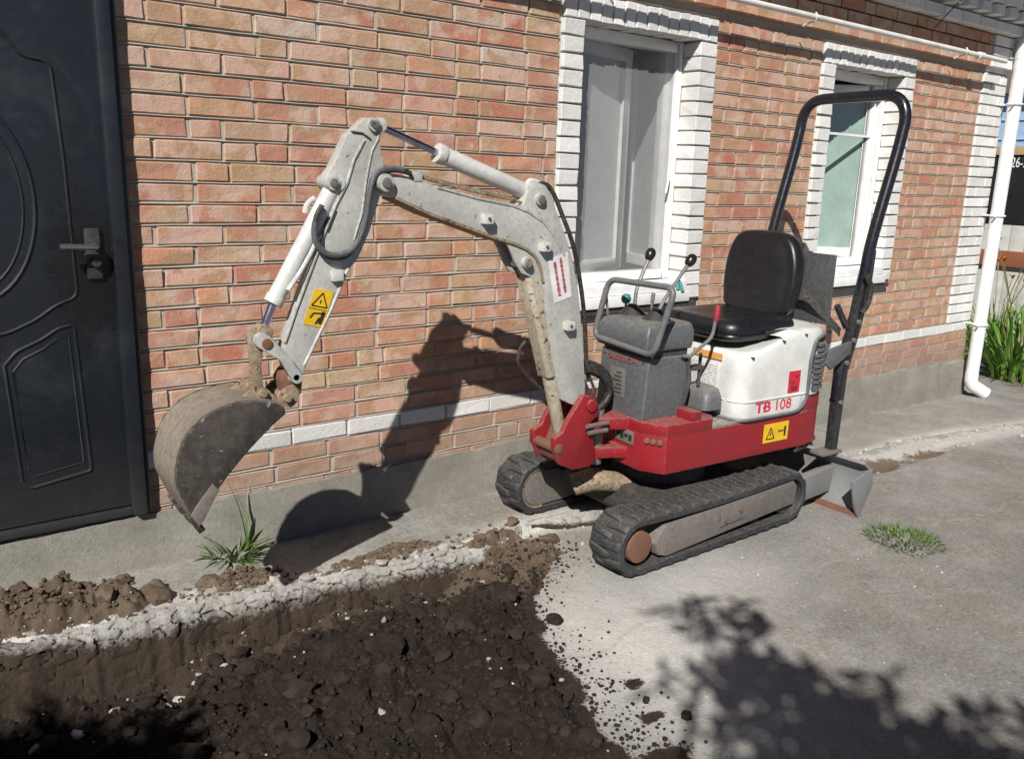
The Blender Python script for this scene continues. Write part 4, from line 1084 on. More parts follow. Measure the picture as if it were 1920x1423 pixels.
bucket = plate_px(near + openp, yn, yn + .012).build('bucket', 'bucket_steel', ex, bevel=.002)
plate_px(near + openp, yB + BWd - .012, yB + BWd, yn).build('side_plate', 'bucket_steel', bucket, bevel=.002)
cv = spline([(p[0], 0, p[2]) for p in N3], 4)
cen = Vector((np.mean([p[0] for p in N3]), 0, np.mean([p[2] for p in N3])))
rings = []
for p in cv:
    v = Vector(p); inn = v + (cen - v).normalized() * .010
    rings.append([(p[0], yn + .013, p[2]), (p[0], yB + BWd - .013, p[2]), (inn.x, yB + BWd - .013, inn.z), (inn.x, yn + .013, inn.z)])
MB().loft(rings).build('bucket_shell', 'bucket_back', bucket, smooth=50)
lipA, lipB = Vector((N3[-2][0], 0, N3[-2][2])), Vector((N3[-1][0], 0, N3[-1][2]))
dl = (lipB - lipA).normalized()
for i in range(3):
    yc = yn + .03 + i * (2 * BWd - .06) / 2
    p0, p1 = lipA.lerp(lipB, .2), lipB + dl * .035; n = Vector((-dl.z, 0, dl.x))
    MB().loft([[(p.x, yc + s * w, p.z) for p, s in ((p0 + n * .012, -1), (p0 + n * .012, 1), (p0 - n * .010, 1), (p0 - n * .010, -1))] for p0, w in ((p0, .022), (p1, .013))]).build('tooth', 'bucket_steel', bucket, bevel=.003)
cut = [(372, 986), (380, 976), (410, 917), (398, 906), (366, 950), (357, 966)]
plate_px(cut, yn - .008, yn - .0005, yn).build('side_cutter', 'track_steel', bucket, bevel=.002)
for y0, y1 in ((yB - .062, yB - .048), (yB + .048, yB + .062)):
    plate_px([(552, 722), (562, 735), (560, 752), (546, 765), (530, 762), (500, 775), (462, 765), (452, 748), (480, 722), (500, 728), (520, 745), (534, 728)], y0, y1, yB - .062).build('bucket_ear', 'rust_tan', bucket, bevel=.003)
plate_px([(556, 694), (570, 705), (566, 735), (556, 752), (540, 756), (533, 740), (528, 712), (536, 696)], yB - .040, yB + .040, yB - .04).build('stick_end', 'rust', bucket, bevel=.01)
pin_at(541, 748, bucket, .013, .082, 'rust_tan')
pin_at(495, 739, bucket, .013, .080, 'rust_tan')

# --- hood (engine cover) with rounded corners
def rr_plan(a0, a1, b0, b1, r, n=6, rs=None):
    pts = []
    for (ca, cb, t0), rad in zip(((a0, b0, 180), (a1, b0, 270), (a1, b1, 0), (a0, b1, 90)), rs or [r] * 4):
        sx = 1 if ca == a0 else -1; sy = 1 if cb == b0 else -1
        for i in range(n + 1):
            t = math.radians(t0 + 90 * i / n); pts.append((ca + sx * rad + rad * math.cos(t), cb + sy * rad + rad * math.sin(t)))
    return pts
hp0 = rr_plan(.135, .775, -.348, .348, .08, 7, [.075, .14, .14, .075])
hp = []
for i_, (p0, p1) in enumerate(zip(hp0, hp0[1:] + hp0[:1])):
    n_ = max(1, int(math.hypot(p1[0] - p0[0], p1[1] - p0[1]) / .02))
    hp += [(p0[0] + (p1[0] - p0[0]) * k_ / n_, p0[1] + (p1[1] - p0[1]) * k_ / n_) for k_ in range(n_)]
def hz(a): return .860 + .085 * sst(np.array(a), .12, .55)
rings = []
for z, ins in ((.546, .010), (.552, .004), (.57, .0), (.655, .0), (.66, -.0), (.78, .004)):
    rings.append([L(a + (ins if a < .4 else -ins), b * (1 - ins * 2), z + max(0, .626 - z) * float(sst(np.array(a), .545, .60))) for a, b in hp])
for f, ins in ((-.035, .006), (-.016, .012), (-.005, .022), (0, .045), (.002, .09)):
    rings.append([L(a + (ins if a < .4 else -ins), b * (1 - ins * 2.6), float(hz(a)) + f) for a, b in hp])
hood = MB().loft(rings).build('hood', 'hood_paint', ex, smooth=40)
# rubber seal line round the hood foot
sp_ = [(.128, .05), (.128, -.15), (.130, -.27), (.150, -.330), (.205, -.352), (.36, -.352), (.50, -.352)]
MB().tube(spline([L(a, b, .554) for a, b in sp_] + [L(.560, -.353, .572), L(.588, -.353, .612), L(.592, -.353, .64)], 4), .0075, 8).build('seal', 'grey_plastic', hood)
# body crease
MB().tube([L(a, b * 1.004, .638) for a, b in hp if b < -.2 and a < .60], .0045, 8).build('crease', 'hood_paint', hood)
# grille on the near rear corner
def near_T(u, v, w): return L(u, -.3485 - w, v)
gpts = [(.600, .64), (.600, .80), (.625, .885), (.655, .90), (.715, .90), (.725, .88), (.728, .64)]
def corner_b(a): # hood side follows its rounded rear corner
    return -.348 + (0 if a < .635 else .14 - math.sqrt(max(0, .14 ** 2 - (a - .635) ** 2)))
gr = MB().loft([[L(a, corner_b(a) - .004, z) for a, z in gpts], [L(a, corner_b(a) + .012, z) for a, z in gpts]]).build('grille', 'console_dark', hood, smooth=0)
for i in range(9):
    z = .655 + i * .026; a0 = .617 if z < .83 else .636
    MB().loft([[L(a, corner_b(a) - w, zz) for a in (a0, .655, .69, .722)] + [L(a, corner_b(a) - w, zz + .013) for a in (.722, .69, .655, a0)] for w, zz in ((.003, z), (.016, z - .004))]).build('slat', 'grey_plastic', gr, smooth=0)
for z in (.69, .87): MB().cyl(L(.675, corner_b(.675) - .01, z), L(.675, corner_b(.675) - .024, z), .008, 10).build('screw', 'steel_pin', gr)
MB().tube(fillet([L(a, corner_b(a) - .006, z) for a, z in ((.592, .632), (.592, .80), (.615, .893), (.655, .908), (.72, .908))], .02), .008, 8).build('grille_rim', 'grey_plastic', gr)
# lettering and decals on the hood side
T = lambda u, v, w: L(.325 + u * .92, -.3495 - w, .578 + v)
text_mb('TB', .080, lambda u, v, w: L(.238 + u * 1.12, -.3500 - w, .580 + v * .88), .0008).build('lettering', 'letter_red', hood, smooth=0)
text_mb('TB', .080, lambda u, v, w: L(.243 + u * 1.12, -.3502 - w, .581 + v * .88), .0008).build('lettering', 'letter_red', hood, smooth=0)
text_mb('108', .080, lambda u, v, w: L(.366 + u * 1.02, -.3500 - w, .580 + v * .88), .0008).build('lettering', 'letter_red', hood, smooth=0)
sq = MB().box(.452, .532, -.3510, -.3495, .652, .755, L).build('decal', 'sticker_red', hood, smooth=0)
for ch, da in (('9', 0), ('1', .019)):
    text_mb(ch, .030, lambda u, v, w, da=da: L(.470 + da + u, -.3515 - w, .685 + v), .0004).build('decal_print', 'print_black', sq, smooth=0)
for i, (a, z, w) in enumerate(((.495, .725, .02), (.470, .674, .045), (.475, .662, .038))):
    MB().box(a, a + w, -.3522, -.3512, z, z + .006, L).build('decal_print', 'print_black', sq, smooth=0)
# instruction labels on the hood front (facing the footwell)
def front_T(u, v, w): return L(.1345 - w, u, v)
lb = MB().box(.1325, .1342, -.21, -.02, .67, .80, L).build('instruction_label', 'sticker_white', hood, smooth=0)
m = MB(); r_ = random.Random(4)
for i in range(9):
    b = -.20
    while b < -.035:
        w = r_.uniform(.008, .03); m.box(.1312, .1323, b, min(b + w, -.03), .683 + i * .012, .687 + i * .012, L); b += w + r_.uniform(.006, .014)
m.build('label_print', 'print_grey', lb, smooth=0)
MB().box(.1325, .1342, -.225, -.04, .812, .842, L).build('caution_label', 'print_orange', hood, smooth=0)
lab, uv = warn([(1429, 799), (1484, 791), (1482, 825), (1428, 833)], 0, None) if False else (None, None)
# yellow label on the red frame side
yl = MB().box(.318, .488, -.3475, -.3455, .425, .515, L).build('warning_label', 'sticker_yellow', base_o, smooth=0)
m = MB()
def lbar(p, q, w, hgt=-.3485):
    a, b = Vector((p[0], 0, p[1])), Vector((q[0], 0, q[1])); d = (b - a).normalized(); n = Vector((-d.z, 0, d.x)) * w
    P4 = (a + n, b + n, b - n, a - n)
    m.prism([L(v.x + .02, hgt, v.z - .02) for v in P4], [L(v.x + .02, hgt + .0012, v.z - .02) for v in P4])
for p, q in (((.318, .462), (.345, .515)), ((.345, .515), (.372, .462)), ((.372, .462), (.318, .462)), ((.345, .475), (.345, .495))): lbar(p, q, .0028)
lbar((.445, .465), (.445, .512), .0065); lbar((.405, .492), (.437, .492), .003); lbar((.402, .486), (.402, .499), .003)
m.build('label_print', 'print_black', yl, smooth=0)
# --- seat
def cushion(a0, a1, b0, b1, z0, z1, r, name):
    pl = rr_plan(a0, a1, b0, b1, r, 6); ca, cb = (a0 + a1) / 2, (b0 + b1) / 2
    sc = lambda k, z: [L(ca + (a - ca) * k, cb + (b - cb) * k, z) for a, b in pl]
    h = z1 - z0
    return MB().loft([sc(.90, z0), sc(.97, z0 + h * .12), sc(1, z0 + h * .4), sc(.995, z0 + h * .65), sc(.95, z0 + h * .88), sc(.86, z1), sc(.60, z1 - h * .06), sc(.3, z1 - h * .14)]).build(name, 'vinyl', ex, smooth=60)
seat = cushion(.125, .60, -.275, .215, .895, .995, .085, 'seat_cushion')
MB().tube([L(*p) for p in [(a, b, .925) for a, b in rr_plan(.122, .603, -.278, .218, .085, 6)]], .006, 8, closed=True).build('piping', 'vinyl', seat)
def backrest():
    outl = [(-.19, .985), (-.225, 1.06), (-.235, 1.15), (-.225, 1.24), (-.19, 1.32), (-.13, 1.365), (0, 1.375), (.13, 1.365), (.18, 1.32), (.205, 1.24), (.21, 1.15), (.20, 1.06), (.165, .985), (0, .97)]
    outl = [(p[0], p[2]) for p in spline([(b, 0, z) for b, z in outl], 4, True)]
    def ringz(k, da, curve):
        r = []
        for b, z in outl:
            bb, zz = -.012 + (b + .012) * k, 1.17 + (z - 1.17) * k
            a = .560 + .10 * (zz - .97) - curve * (1 - ((bb + .012) / .23) ** 2) + da
            r.append(L(a, bb, zz))
        return r
    return MB().loft([ringz(.35, .0, -.018), ringz(.7, -.004, -.008), ringz(.90, -.022, .0), ringz(.97, -.016, .0), ringz(1, .0, .0), ringz(1, .03, .0), ringz(.95, .055, -.02), ringz(.6, .075, -.03)]).build('backrest', 'vinyl', ex, smooth=60)
backrest()
MB().tube([L(.62, -.18, .98), L(.66, -.18, 1.1)], .012, 8).build('recliner', 'black_steel', ex)
MB().box(.33, .60, -.30, -.285, .93, .945, L).build('seat_rail', 'black_steel', ex, bevel=.003)
# guard plate behind the seat and belt strap
gpn = MB().box(.80, .812, -.27, .12, .935, 1.275, L).build('guard_plate', 'dark_plate', ex, bevel=.004)
MB().box(.792, .800, .03, .05, .935, 1.27, L).build('plate_seam', 'grey_plastic', gpn, smooth=0)
m = MB(); pth = [L(.66, -.06, 1.17), L(.74, -.16, 1.08), L(.80, -.26, .97), L(.86, -.30, .90)]
m.loft([[tuple(Vector(p) + Vector((0, 0, w)) + Vector(EA) * t) for w, t in ((-.022, 0), (.022, 0), (.022, .004), (-.022, .004))] for p in pth]); m.build('seat_belt', 'hose', ex)
# --- roll bar
prof = [(.885, .56), (.892, .70), (.955, .90), (.99, 1.16), (1.02, 1.36), (1.125, 1.74), (1.16, 1.90), (1.165, 2.035)]
left = [L(a, -.305, z) for a, z in prof]; right = [L(a, .305, z) for a, z in prof]
mainp = fillet(left + right[::-1], .15, 8)
# smooth only the two top corners strongly
def rops_path():
    pts = [Vector(p) for p in spline(left[:-1], 4)]
    tl, tr = Vector(left[-1]), Vector(right[-1]); n = 9; R = .14
    a0 = tl + (Vector(left[-2]) - tl).normalized() * R; a1 = tl + (tr - tl).normalized() * R
    arc = [(1 - t) ** 2 * a0 + 2 * t * (1 - t) * tl + t * t * a1 for t in [i / n for i in range(n + 1)]]
    b0 = tr + (tl - tr).normalized() * R; b1 = tr + (Vector(right[-2]) - tr).normalized() * R
    arc2 = [(1 - t) ** 2 * b0 + 2 * t * (1 - t) * tr + t * t * b1 for t in [i / n for i in range(n + 1)]]
    r2 = [Vector(p) for p in spline(right[:-1], 4)][::-1]
    keep = lambda ps, c: [p for p in ps if (p - c).length > R]
    return [tuple(p) for p in keep(pts, tl) + arc + arc2 + keep(r2, tr)]
rops = MB().tube(rops_path(), .0275, 18).build('roll_bar', 'black_tube', ex)
for s in (-1, 1):
    pts = [(.87, .30), (.915, .30), (.925, .70), (.985, .90), (1.03, 1.16), (1.035, 1.30), (.985, 1.24), (.955, 1.10), (.925, .91), (.865, .72)]
    m = MB().prism([L(a, s * .305 - .022, z) for a, z in pts], [L(a, s * .305 + .022, z) for a, z in pts]); m.build('post', 'black_steel', rops, bevel=.005)
    for (a, z) in ((.935, .86), (.955, .95), (.90, .75), (.89, .55)):
        MB().cyl(L(a, s * .305 - .034, z), L(a, s * .305 + .034, z), .013, 8).build('bolt', 'steel_pin', rops, bevel=.002)
    arm = [(.715, .765), (.76, .73), (.90, .80), (.90, .86), (.82, .85), (.74, .835)]
    MB().prism([L(a, s * .335 - .012, z) for a, z in arm], [L(a, s * .335, z) for a, z in arm]).build('mount_arm', 'grey_plastic', rops, bevel=.003)
    MB().box(.78, .93, s * .305 - .04, s * .305 + .04, .285, .302, L).build('foot', 'track_steel', rops, bevel=.003)
MB().tube([L(.84, -.28, 1.03), L(.92, -.29, .92)], .016, 8).build('brace', 'black_steel', rops)
MB().tube(spline([L(.95, -.345, 1.18), L(.975, -.36, 1.12), L(.97, -.355, 1.04), L(.955, -.34, 1.0)], 5), .014, 10).build('cushion_stop', 'hose', rops)
# --- console
cb0, cb1, ca0, ca1 = -.225, .095, -.315, -.070
def crng(z, ia0, ia1, ib): return [L(ca0 + ia0, cb0 + ib, z), L(ca1 + ia1, cb0 + ib, z), L(ca1 + ia1, cb1 - ib, z), L(ca0 + ia0, cb1 - ib, z)]
cons = MB().loft([crng(.585, -.015, 0, 0), crng(.80, .0, .0, .0), crng(.86, .004, .0, .0)]).build('console', 'grey_plastic', ex, bevel=.014, seg=3)
MB().loft([crng(.862, .012, -.01, .01), crng(.885, .012, -.01, .01)]).build('console_gap', 'console_dark', cons)
MB().loft([crng(.887, -.012, .004, -.004), crng(.915, -.020, .008, -.008), crng(.965, -.018, .010, -.008), crng(.997, .0, .004, .004), crng(1.004, .016, -.012, .022)]).build('cowl', 'grey_plastic', cons, bevel=.012, seg=3)
pl_ = MB().box(ca0 - .012, ca0 - .006, cb0 + .13, cb0 + .23, .66, .79, L).build('data_plate', 'plate_etched', cons, bevel=.002)
m = MB()
for i in range(6): m.box(ca0 - .0135, ca0 - .0122, cb0 + .15, cb0 + .15 + .06 - .012 * (i % 3), .675 + i * .018, .683 + i * .018, L)
m.build('plate_print', 'console_dark', pl_, smooth=0)
for sb, sz in ((cb0 + .03, .835), (cb1 - .03, .835), (cb0 + .03, .62), (cb1 - .03, .62)):
    MB().cyl(L(ca0 - .013 + (.012 if sz > .8 else 0), sb, sz), L(ca0 + .02, sb, sz), .0055, 8).build('screw', 'console_dark', cons)
for sa, sz in ((.20, .84), (.40, .90), (.30, .60), (.55, .92)):
    MB().cyl(L(sa, -.3515, sz), L(sa, -.33, sz), .005, 8).build('screw', 'console_dark', hood)
text_mb('TAKEUCHI', .040, lambda u, v, w: L(ca0 - .0045 - w, cb1 - .045 - u * 1.12, .822 + v * .8), .0006).build('lettering', 'faded_red', cons, smooth=0)
def boot(a, b, z):
    m = MB(); rings = []
    for i in range(6):
        w = .062 - i * .008; zz = z + i * .008
        for e, ww in ((0, w), (.005, w - .001), (.0055, w - .009)):
            rings.append([L(a + ww * math.cos(t * math.pi / 10), b + ww * math.sin(t * math.pi / 10), zz + e) for t in range(20)])
    m.loft(rings); m.build('boot', 'console_dark', cons, smooth=25)
boot(-.175, .055, 1.004); boot(-.175, -.105, 1.004)
def lever(base, mids, top, rk=.024):
    o = MB().tube(fillet([L(*base)] + [L(*q) for q in mids] + [L(*top)], .03), .0085, 10).build('control_lever', 'lever_steel', cons)
    q = Vector(L(*top)); d = (q - Vector(L(*(mids[-1] if mids else base)))).normalized()
    rings = []
    for i in range(9):
        t = math.pi * (.08 + .84 * i / 8); r = rk * math.sin(t) * (1 - .12 * math.cos(t)); c = q + d * (.012 - .034 * math.cos(t))
        u = d.orthogonal().normalized(); w = d.cross(u)
        rings.append([tuple(c + (u * math.cos(k * math.pi / 8) + w * math.sin(k * math.pi / 8)) * r) for k in range(16)])
    MB().loft(rings).build('knob', 'knob_black', o, smooth=60)
lever((-.160, .060, 1.03), [(-.150, .065, 1.115)], (-.062, .090, 1.255))
lever((-.165, -.105, 1.03), [(-.145, -.105, 1.075)], (.010, -.095, 1.245))
MB().tube([L(-.13, -.02, 1.0), L(-.125, -.02, 1.075)], .006, 8).build('small_lever', 'lever_steel', cons)
MB().cyl(L(-.126, -.02, 1.062), L(-.122, -.02, 1.105), .009, 10).build('grip', 'handle_paint', cons, bevel=.003)
MB().ball(L(-.19, .085, 1.07), .024, 12).build('green_knob', 'knob_green', cons)
MB().tube([L(-.19, .085, 1.02), L(-.19, .085, 1.06)], .006, 8).build('small_lever', 'lever_steel', cons)
MB().tube(spline([L(-.07, -.12, 1.13), L(-.06, -.10, 1.16), L(-.04, -.09, 1.165), L(-.05, -.13, 1.12)], 5), .008, 8).build('green_tape', 'knob_green', cons)
MB().tube([L(-.28, .10, 1.0), L(-.285, .11, 1.07)], .006, 8).build('small_lever', 'lever_steel', cons)
MB().cyl(L(-.285, .11, 1.055), L(-.290, .118, 1.12), .009, 10).build('grip', 'grip_red', cons, bevel=.003)
# red-handled blade lever on the near side
MB().tube(fillet([L(-.13, -.235, .86), L(-.10, -.25, .855), L(.02, -.26, .935), L(.035, -.26, 1.03)], .03), .008, 10).build('blade_lever', 'handle_paint', cons)
MB().cyl(L(.034, -.26, 1.005), L(.040, -.26, 1.075), .012, 12).build('grip', 'grip_red', cons, bevel=.004)
# grab handle in front of the console
hb = [L(-.335, .125, .905), L(-.30, .080, 1.165), L(-.285, -.325, 1.172), L(-.335, -.275, .885)]
def closed_fillet(P, r, n=6):
    P = [Vector(p) for p in P]; out = []
    for i in range(len(P)):
        a, b, c = P[i - 1], P[i], P[(i + 1) % len(P)]
        s, e = b + (a - b).normalized() * r, b + (c - b).normalized() * r
        for k in range(n + 1):
            t = k / n; out.append(tuple((1 - t) ** 2 * s + 2 * t * (1 - t) * b + t * t * e))
    return out
gh = MB().tube(closed_fillet(hb, .05), .0135, 14, closed=True).build('grab_handle', 'handle_paint', ex)
for s in (-.18, .09): MB().tube([L(-.338, s, .892), L(-.30, s, .88)], .011, 8).build('stay', 'handle_paint', gh)
# pedals and covers on the floor
MB().loft([[L(a, b, z) for a, b in rr_plan(.005 + i, .125 - i * .3, -.27 + i, -.06 - i, .03, 4)] for z, i in ((.60, 0), (.65, .004), (.685, .02), (.695, .045))]).build('foot_cover', 'grey_plastic', ex, smooth=50)
MB().tube([L(-.02, -.17, .70), L(-.02, -.17, .83)], .009, 8).build('pedal_lever', 'console_dark', ex)
MB().tube([L(.03, -.19, .70), L(.03, -.19, .85)], .008, 8).build('pedal_lever', 'console_dark', ex)
MB().box(-.03, .04, -.205, -.16, .775, .795, L).build('pedal', 'console_dark', ex, bevel=.003)
MB().tube(spline([L(-.09, -.225, .84), L(-.075, -.235, .76), L(-.085, -.235, .70), L(-.09, -.225, .64)], 5), .009, 8).build('console_strap', 'console_dark', cons)
# looped hoses between boom foot and console
for i, (dy, dz, r) in enumerate(((0, 0, .017), (.035, -8, .016), (.06, 6, .015), (-.03, 5, .012))):
    MB().tube(hose_path([(1098, 690 + dz), (1112, 692 + dz), (1132, 704 + dz), (1143, 728 + dz), (1136, 752), (1122, 768)], yB - .01 + dy), r, 12).build('hydraulic_hose', 'hose', ex)
for (p0, p1) in (((1100, 800), (1140, 792)), ((1104, 812), (1138, 806))):
    MB().cyl(W(*p0, yB - .10), W(*p1, yB - .10), .010, 10).build('fitting', 'steel_pin', ex)

# ------------------------------------------------------------------ loose material
def lump(rad, r, sub=1, flat=.75):
    bm = bmesh.new(); bmesh.ops.create_icosphere(bm, subdivisions=sub, radius=1)
    off = Vector((r.uniform(-50, 50), r.uniform(-50, 50), r.uniform(-50, 50)))
    sx, sy, sz = r.uniform(.75, 1.25), r.uniform(.75, 1.25), r.uniform(.55, .9) * flat / .75
    vs_ = []
    for v in bm.verts:
        k = 1 + .42 * mnoise.noise(v.co * 1.3 + off) + .25 * mnoise.noise(v.co * 3.1 + off)
        vs_.append((v.co.x * k * sx * rad, v.co.y * k * sy * rad, v.co.z * k * sz * rad))
    fs = [tuple(v.index for v in f.verts) for f in bm.faces]; bm.free()
    return vs_, fs
R_ = random.Random(21)
def lump_meshes(n, mat, sub):
    out = []
    for i in range(n):
        v, f = lump(1.0, R_, sub); me = bpy.data.meshes.new('lump'); me.from_pydata(v, [], f); me.shade_smooth(); me.set_sharp_from_angle(angle=math.radians(32)); me.materials.append(MATS[mat]); out.append(me)
    return out
def put(mesh, name, par, x, y, r, sink=.3):
    o = link(bpy.data.objects.new(name, mesh)); o.parent = par
    o.location = (x, y, gz1(x, y) + r * (.75 - sink) * .7); o.scale = (r, r, r); o.rotation_euler = (R_.uniform(-.5, .5), R_.uniform(-.5, .5), R_.uniform(0, 6.28))
    return o
clodM = lump_meshes(6, 'clod', 2); dryM = lump_meshes(4, 'clod_dry', 2); whiteM = lump_meshes(6, 'broken_concrete', 1)
# the big clods one can pick out
for px, py, r, dry in ((295, 1140, .048, 1), (700, 1185, .042, 0), (640, 1170, .034, 0), (720, 1290, .06, 0), (1010, 1330, .05, 0), (470, 1240, .040, 0), (780, 1200, .036, 0), (860, 1210, .045, 0), (390, 1110, .032, 1), (1030, 1000, .042, 1), (960, 985, .03, 1), (1285, 1360, .020, 0), (1210, 1330, .016, 0), (560, 1330, .05, 0), (350, 1390, .055, 0), (230, 1380, .05, 0), (520, 1400, .04, 0), (900, 1390, .04, 0), (1040, 1180, .03, 0), (450, 1180, .03, 0), (560, 1200, .035, 0), (620, 1250, .05, 0), (830, 1290, .035, 0), (160, 1150, .035, 1), (230, 1110, .03, 1), (100, 1130, .03, 1), (205, 1170, .035, 1)):
    q = G(px, py, -.03 if not dry else .04); put(R_.choice(dryM if dry else clodM), 'clod', GR['soil'], q[0], q[1], r)
# crumbs: too many to count
def crumbs(n, name, mat, sampler, rmin, rmax, par, power=2.6, sub=1):
    protos = [lump(1.0, R_, sub) for _ in range(8)]; V, F = [], []; cnt = 0
    pts = [sampler() for _ in range(n)]; P = np.array(pts); Z = ground_z(P[:, 0], P[:, 1])
    base = 0; vv = []; ff = []
    for (x, y), z in zip(pts, Z):
        v, f = R_.choice(protos); r = rmin + (rmax - rmin) * R_.random() ** power
        a = R_.uniform(0, 6.28); c, s = math.cos(a) * r, math.sin(a) * r; arr = np.array(v)
        vv.append(np.stack([arr[:, 0] * c - arr[:, 1] * s + x, arr[:, 0] * s + arr[:, 1] * c + y, arr[:, 2] * r + z + r * .25], 1))
        ff.append(np.array(f) + base); base += len(v)
    me = bpy.data.meshes.new(name); me.from_pydata(np.concatenate(vv).tolist(), [], np.concatenate(ff).tolist()); me.materials.append(MATS[mat]); me.shade_smooth(); me.set_sharp_from_angle(angle=math.radians(40))
    o = link(bpy.data.objects.new(name, me)); o['kind'] = 'stuff'
    if par is not None: o.parent = par
    return o
def samp_soil():
    while True:
        x, y = R_.uniform(-.3, 2.2), R_.uniform(-2.2, -.42)
        de, ds = masks(np.array([x]), np.array([y]))
        if ds[0] > -.01: return (x, y)
def samp_spill():
    while True:
        y = R_.uniform(-2.2, -.6); x = float(soil_x(np.array([y]))[0]) + abs(R_.gauss(0, .13)) - .03
        return (x, y)
def samp_apron():
    while True:
        c = R_.choice(((.38, -.27, .32, .13), (.98, -.35, .18, .05), (1.55, -.42, .36, .04), (2.02, -.62, .30, .16), (.36, -.27, .28, .12), (2.0, -.6, .2, .1)))
        x, y = R_.gauss(c[0], c[2] * .5), R_.gauss(c[1], c[3] * .55)
        if y < -.07: return (x, y)
crumbs(13000, 'soil_crumbs', 'clod', samp_soil, .0015, .013, GR['soil'], 3.6)
crumbs(420, 'soil_lumps', 'clod', samp_soil, .010, .034, GR['soil'], 2.2, 2)
crumbs(1500, 'spilled_crumbs', 'clod', samp_spill, .0012, .009, GR['soil'])
crumbs(2400, 'dry_crumbs', 'clod_dry', samp_apron, .002, .012, GR['concrete_apron'])
def samp_all(): return (R_.uniform(-.1, 3.8), R_.uniform(-2.4, -.35))
def samp_white():
    x = R_.uniform(.1, 7); return (x, float(edge_y(np.array([x]))[0]) + R_.gauss(-.0, .05))
crumbs(700, 'pale_grit', 'pebble', samp_all, .001, .008, GR['soil'], 6.0)
crumbs(1300, 'concrete_crumbs', 'broken_concrete', samp_white, .002, .009, GR['concrete_apron'])
# the broken edge of the old apron: pale angular pieces one by one
def chunk_mesh(r):
    bm = bmesh.new()
    for _ in range(r.randint(13, 18)):
        v = Vector((r.gauss(0, 1), r.gauss(0, 1), r.gauss(0, 1))).normalized()
        m_ = max(abs(v.x), abs(v.y), abs(v.z)); v = v.lerp(v / m_, .55) * r.uniform(.82, 1.05)
        bm.verts.new((v.x, v.y * .8, v.z * .72))
    bmesh.ops.convex_hull(bm, input=bm.verts[:])
    for v in [v for v in bm.verts if not v.link_faces]: bm.verts.remove(v)
    me = bpy.data.meshes.new('concrete_piece'); bm.to_mesh(me); bm.free(); me.materials.append(MATS['broken_concrete']); return me
CH = [chunk_mesh(R_) for _ in range(16)]
def edge_mat():
    m, nt, b = new_mat('broken_edge'); p = coords(nt)
    n1 = noise_n(nt, p, 7, 4, .6); n2 = noise_n(nt, p, 45, 6, .72); n3 = noise_n(nt, p, 160, 4, .7)
    base = mixc(nt, ramp(nt, n1, .35, .7), (.30, .288, .262), (.45, .436, .408))
    base = mixc(nt, math_n(nt, 'MULTIPLY', ramp(nt, n2, .45, .7), .6), base, (.27, .24, .20))
    mm = math_n(nt, 'ADD', attr(nt, 'mud'), math_n(nt, 'MULTIPLY', math_n(nt, 'SUBTRACT', n2, .5), 1.0))
    mm = math_n(nt, 'ADD', mm, math_n(nt, 'MULTIPLY', math_n(nt, 'SUBTRACT', n1, .5), 1.0))
    base = mixc(nt, ramp(nt, mm, .40, .85), base, mixc(nt, n3, (.030, .022, .016), (.078, .058, .042)))
    ln(nt, base, b.inputs['Base Color']); b.inputs['Roughness'].default_value = .95; b.inputs['Specular IOR Level'].default_value = .2
    bump(nt, b, math_n(nt, 'ADD', n2, n3), .7, .008)
edge_mat()
def voronoi(u, v, size, seed):
    r = np.random.default_rng(seed); JX, JY, RV = r.random((97, 97)), r.random((97, 97)), r.random((97, 97))
    U, V = u / size, v / size; iu, iv = np.floor(U).astype(int), np.floor(V).astype(int)
    f1 = np.full(u.shape, 9.0); f2 = f1.copy(); val = np.zeros(u.shape)
    for a in (-1, 0, 1):
        for b_ in (-1, 0, 1):
            cu, cv_ = (iu + a) % 97, (iv + b_) % 97
            d = np.hypot(iu + a + JX[cu, cv_] - U, iv + b_ + JY[cu, cv_] - V)
            near_ = d < f1
            f2 = np.where(near_, f1, np.minimum(f2, d)); val = np.where(near_, RV[cu, cv_], val); f1 = np.where(near_, d, f1)
    return val, (f2 - f1) * size
def apron_top(x):
    return np.where(x < 3.5, .045 + .055 * np.clip((1.3 - x) / 1.2, 0, 1.2), -.027 * np.clip(x - 3.6, 0, 9) + .006)
def real_edge(x):
    y = edge_y(x)
    for _ in range(12):
        y = edge_y(x + .09 * fbm(x, y, 3.2, 4, .55, 5)) - .05 * fbm(x, y, 5.0, 4, .55, 9)
    return y
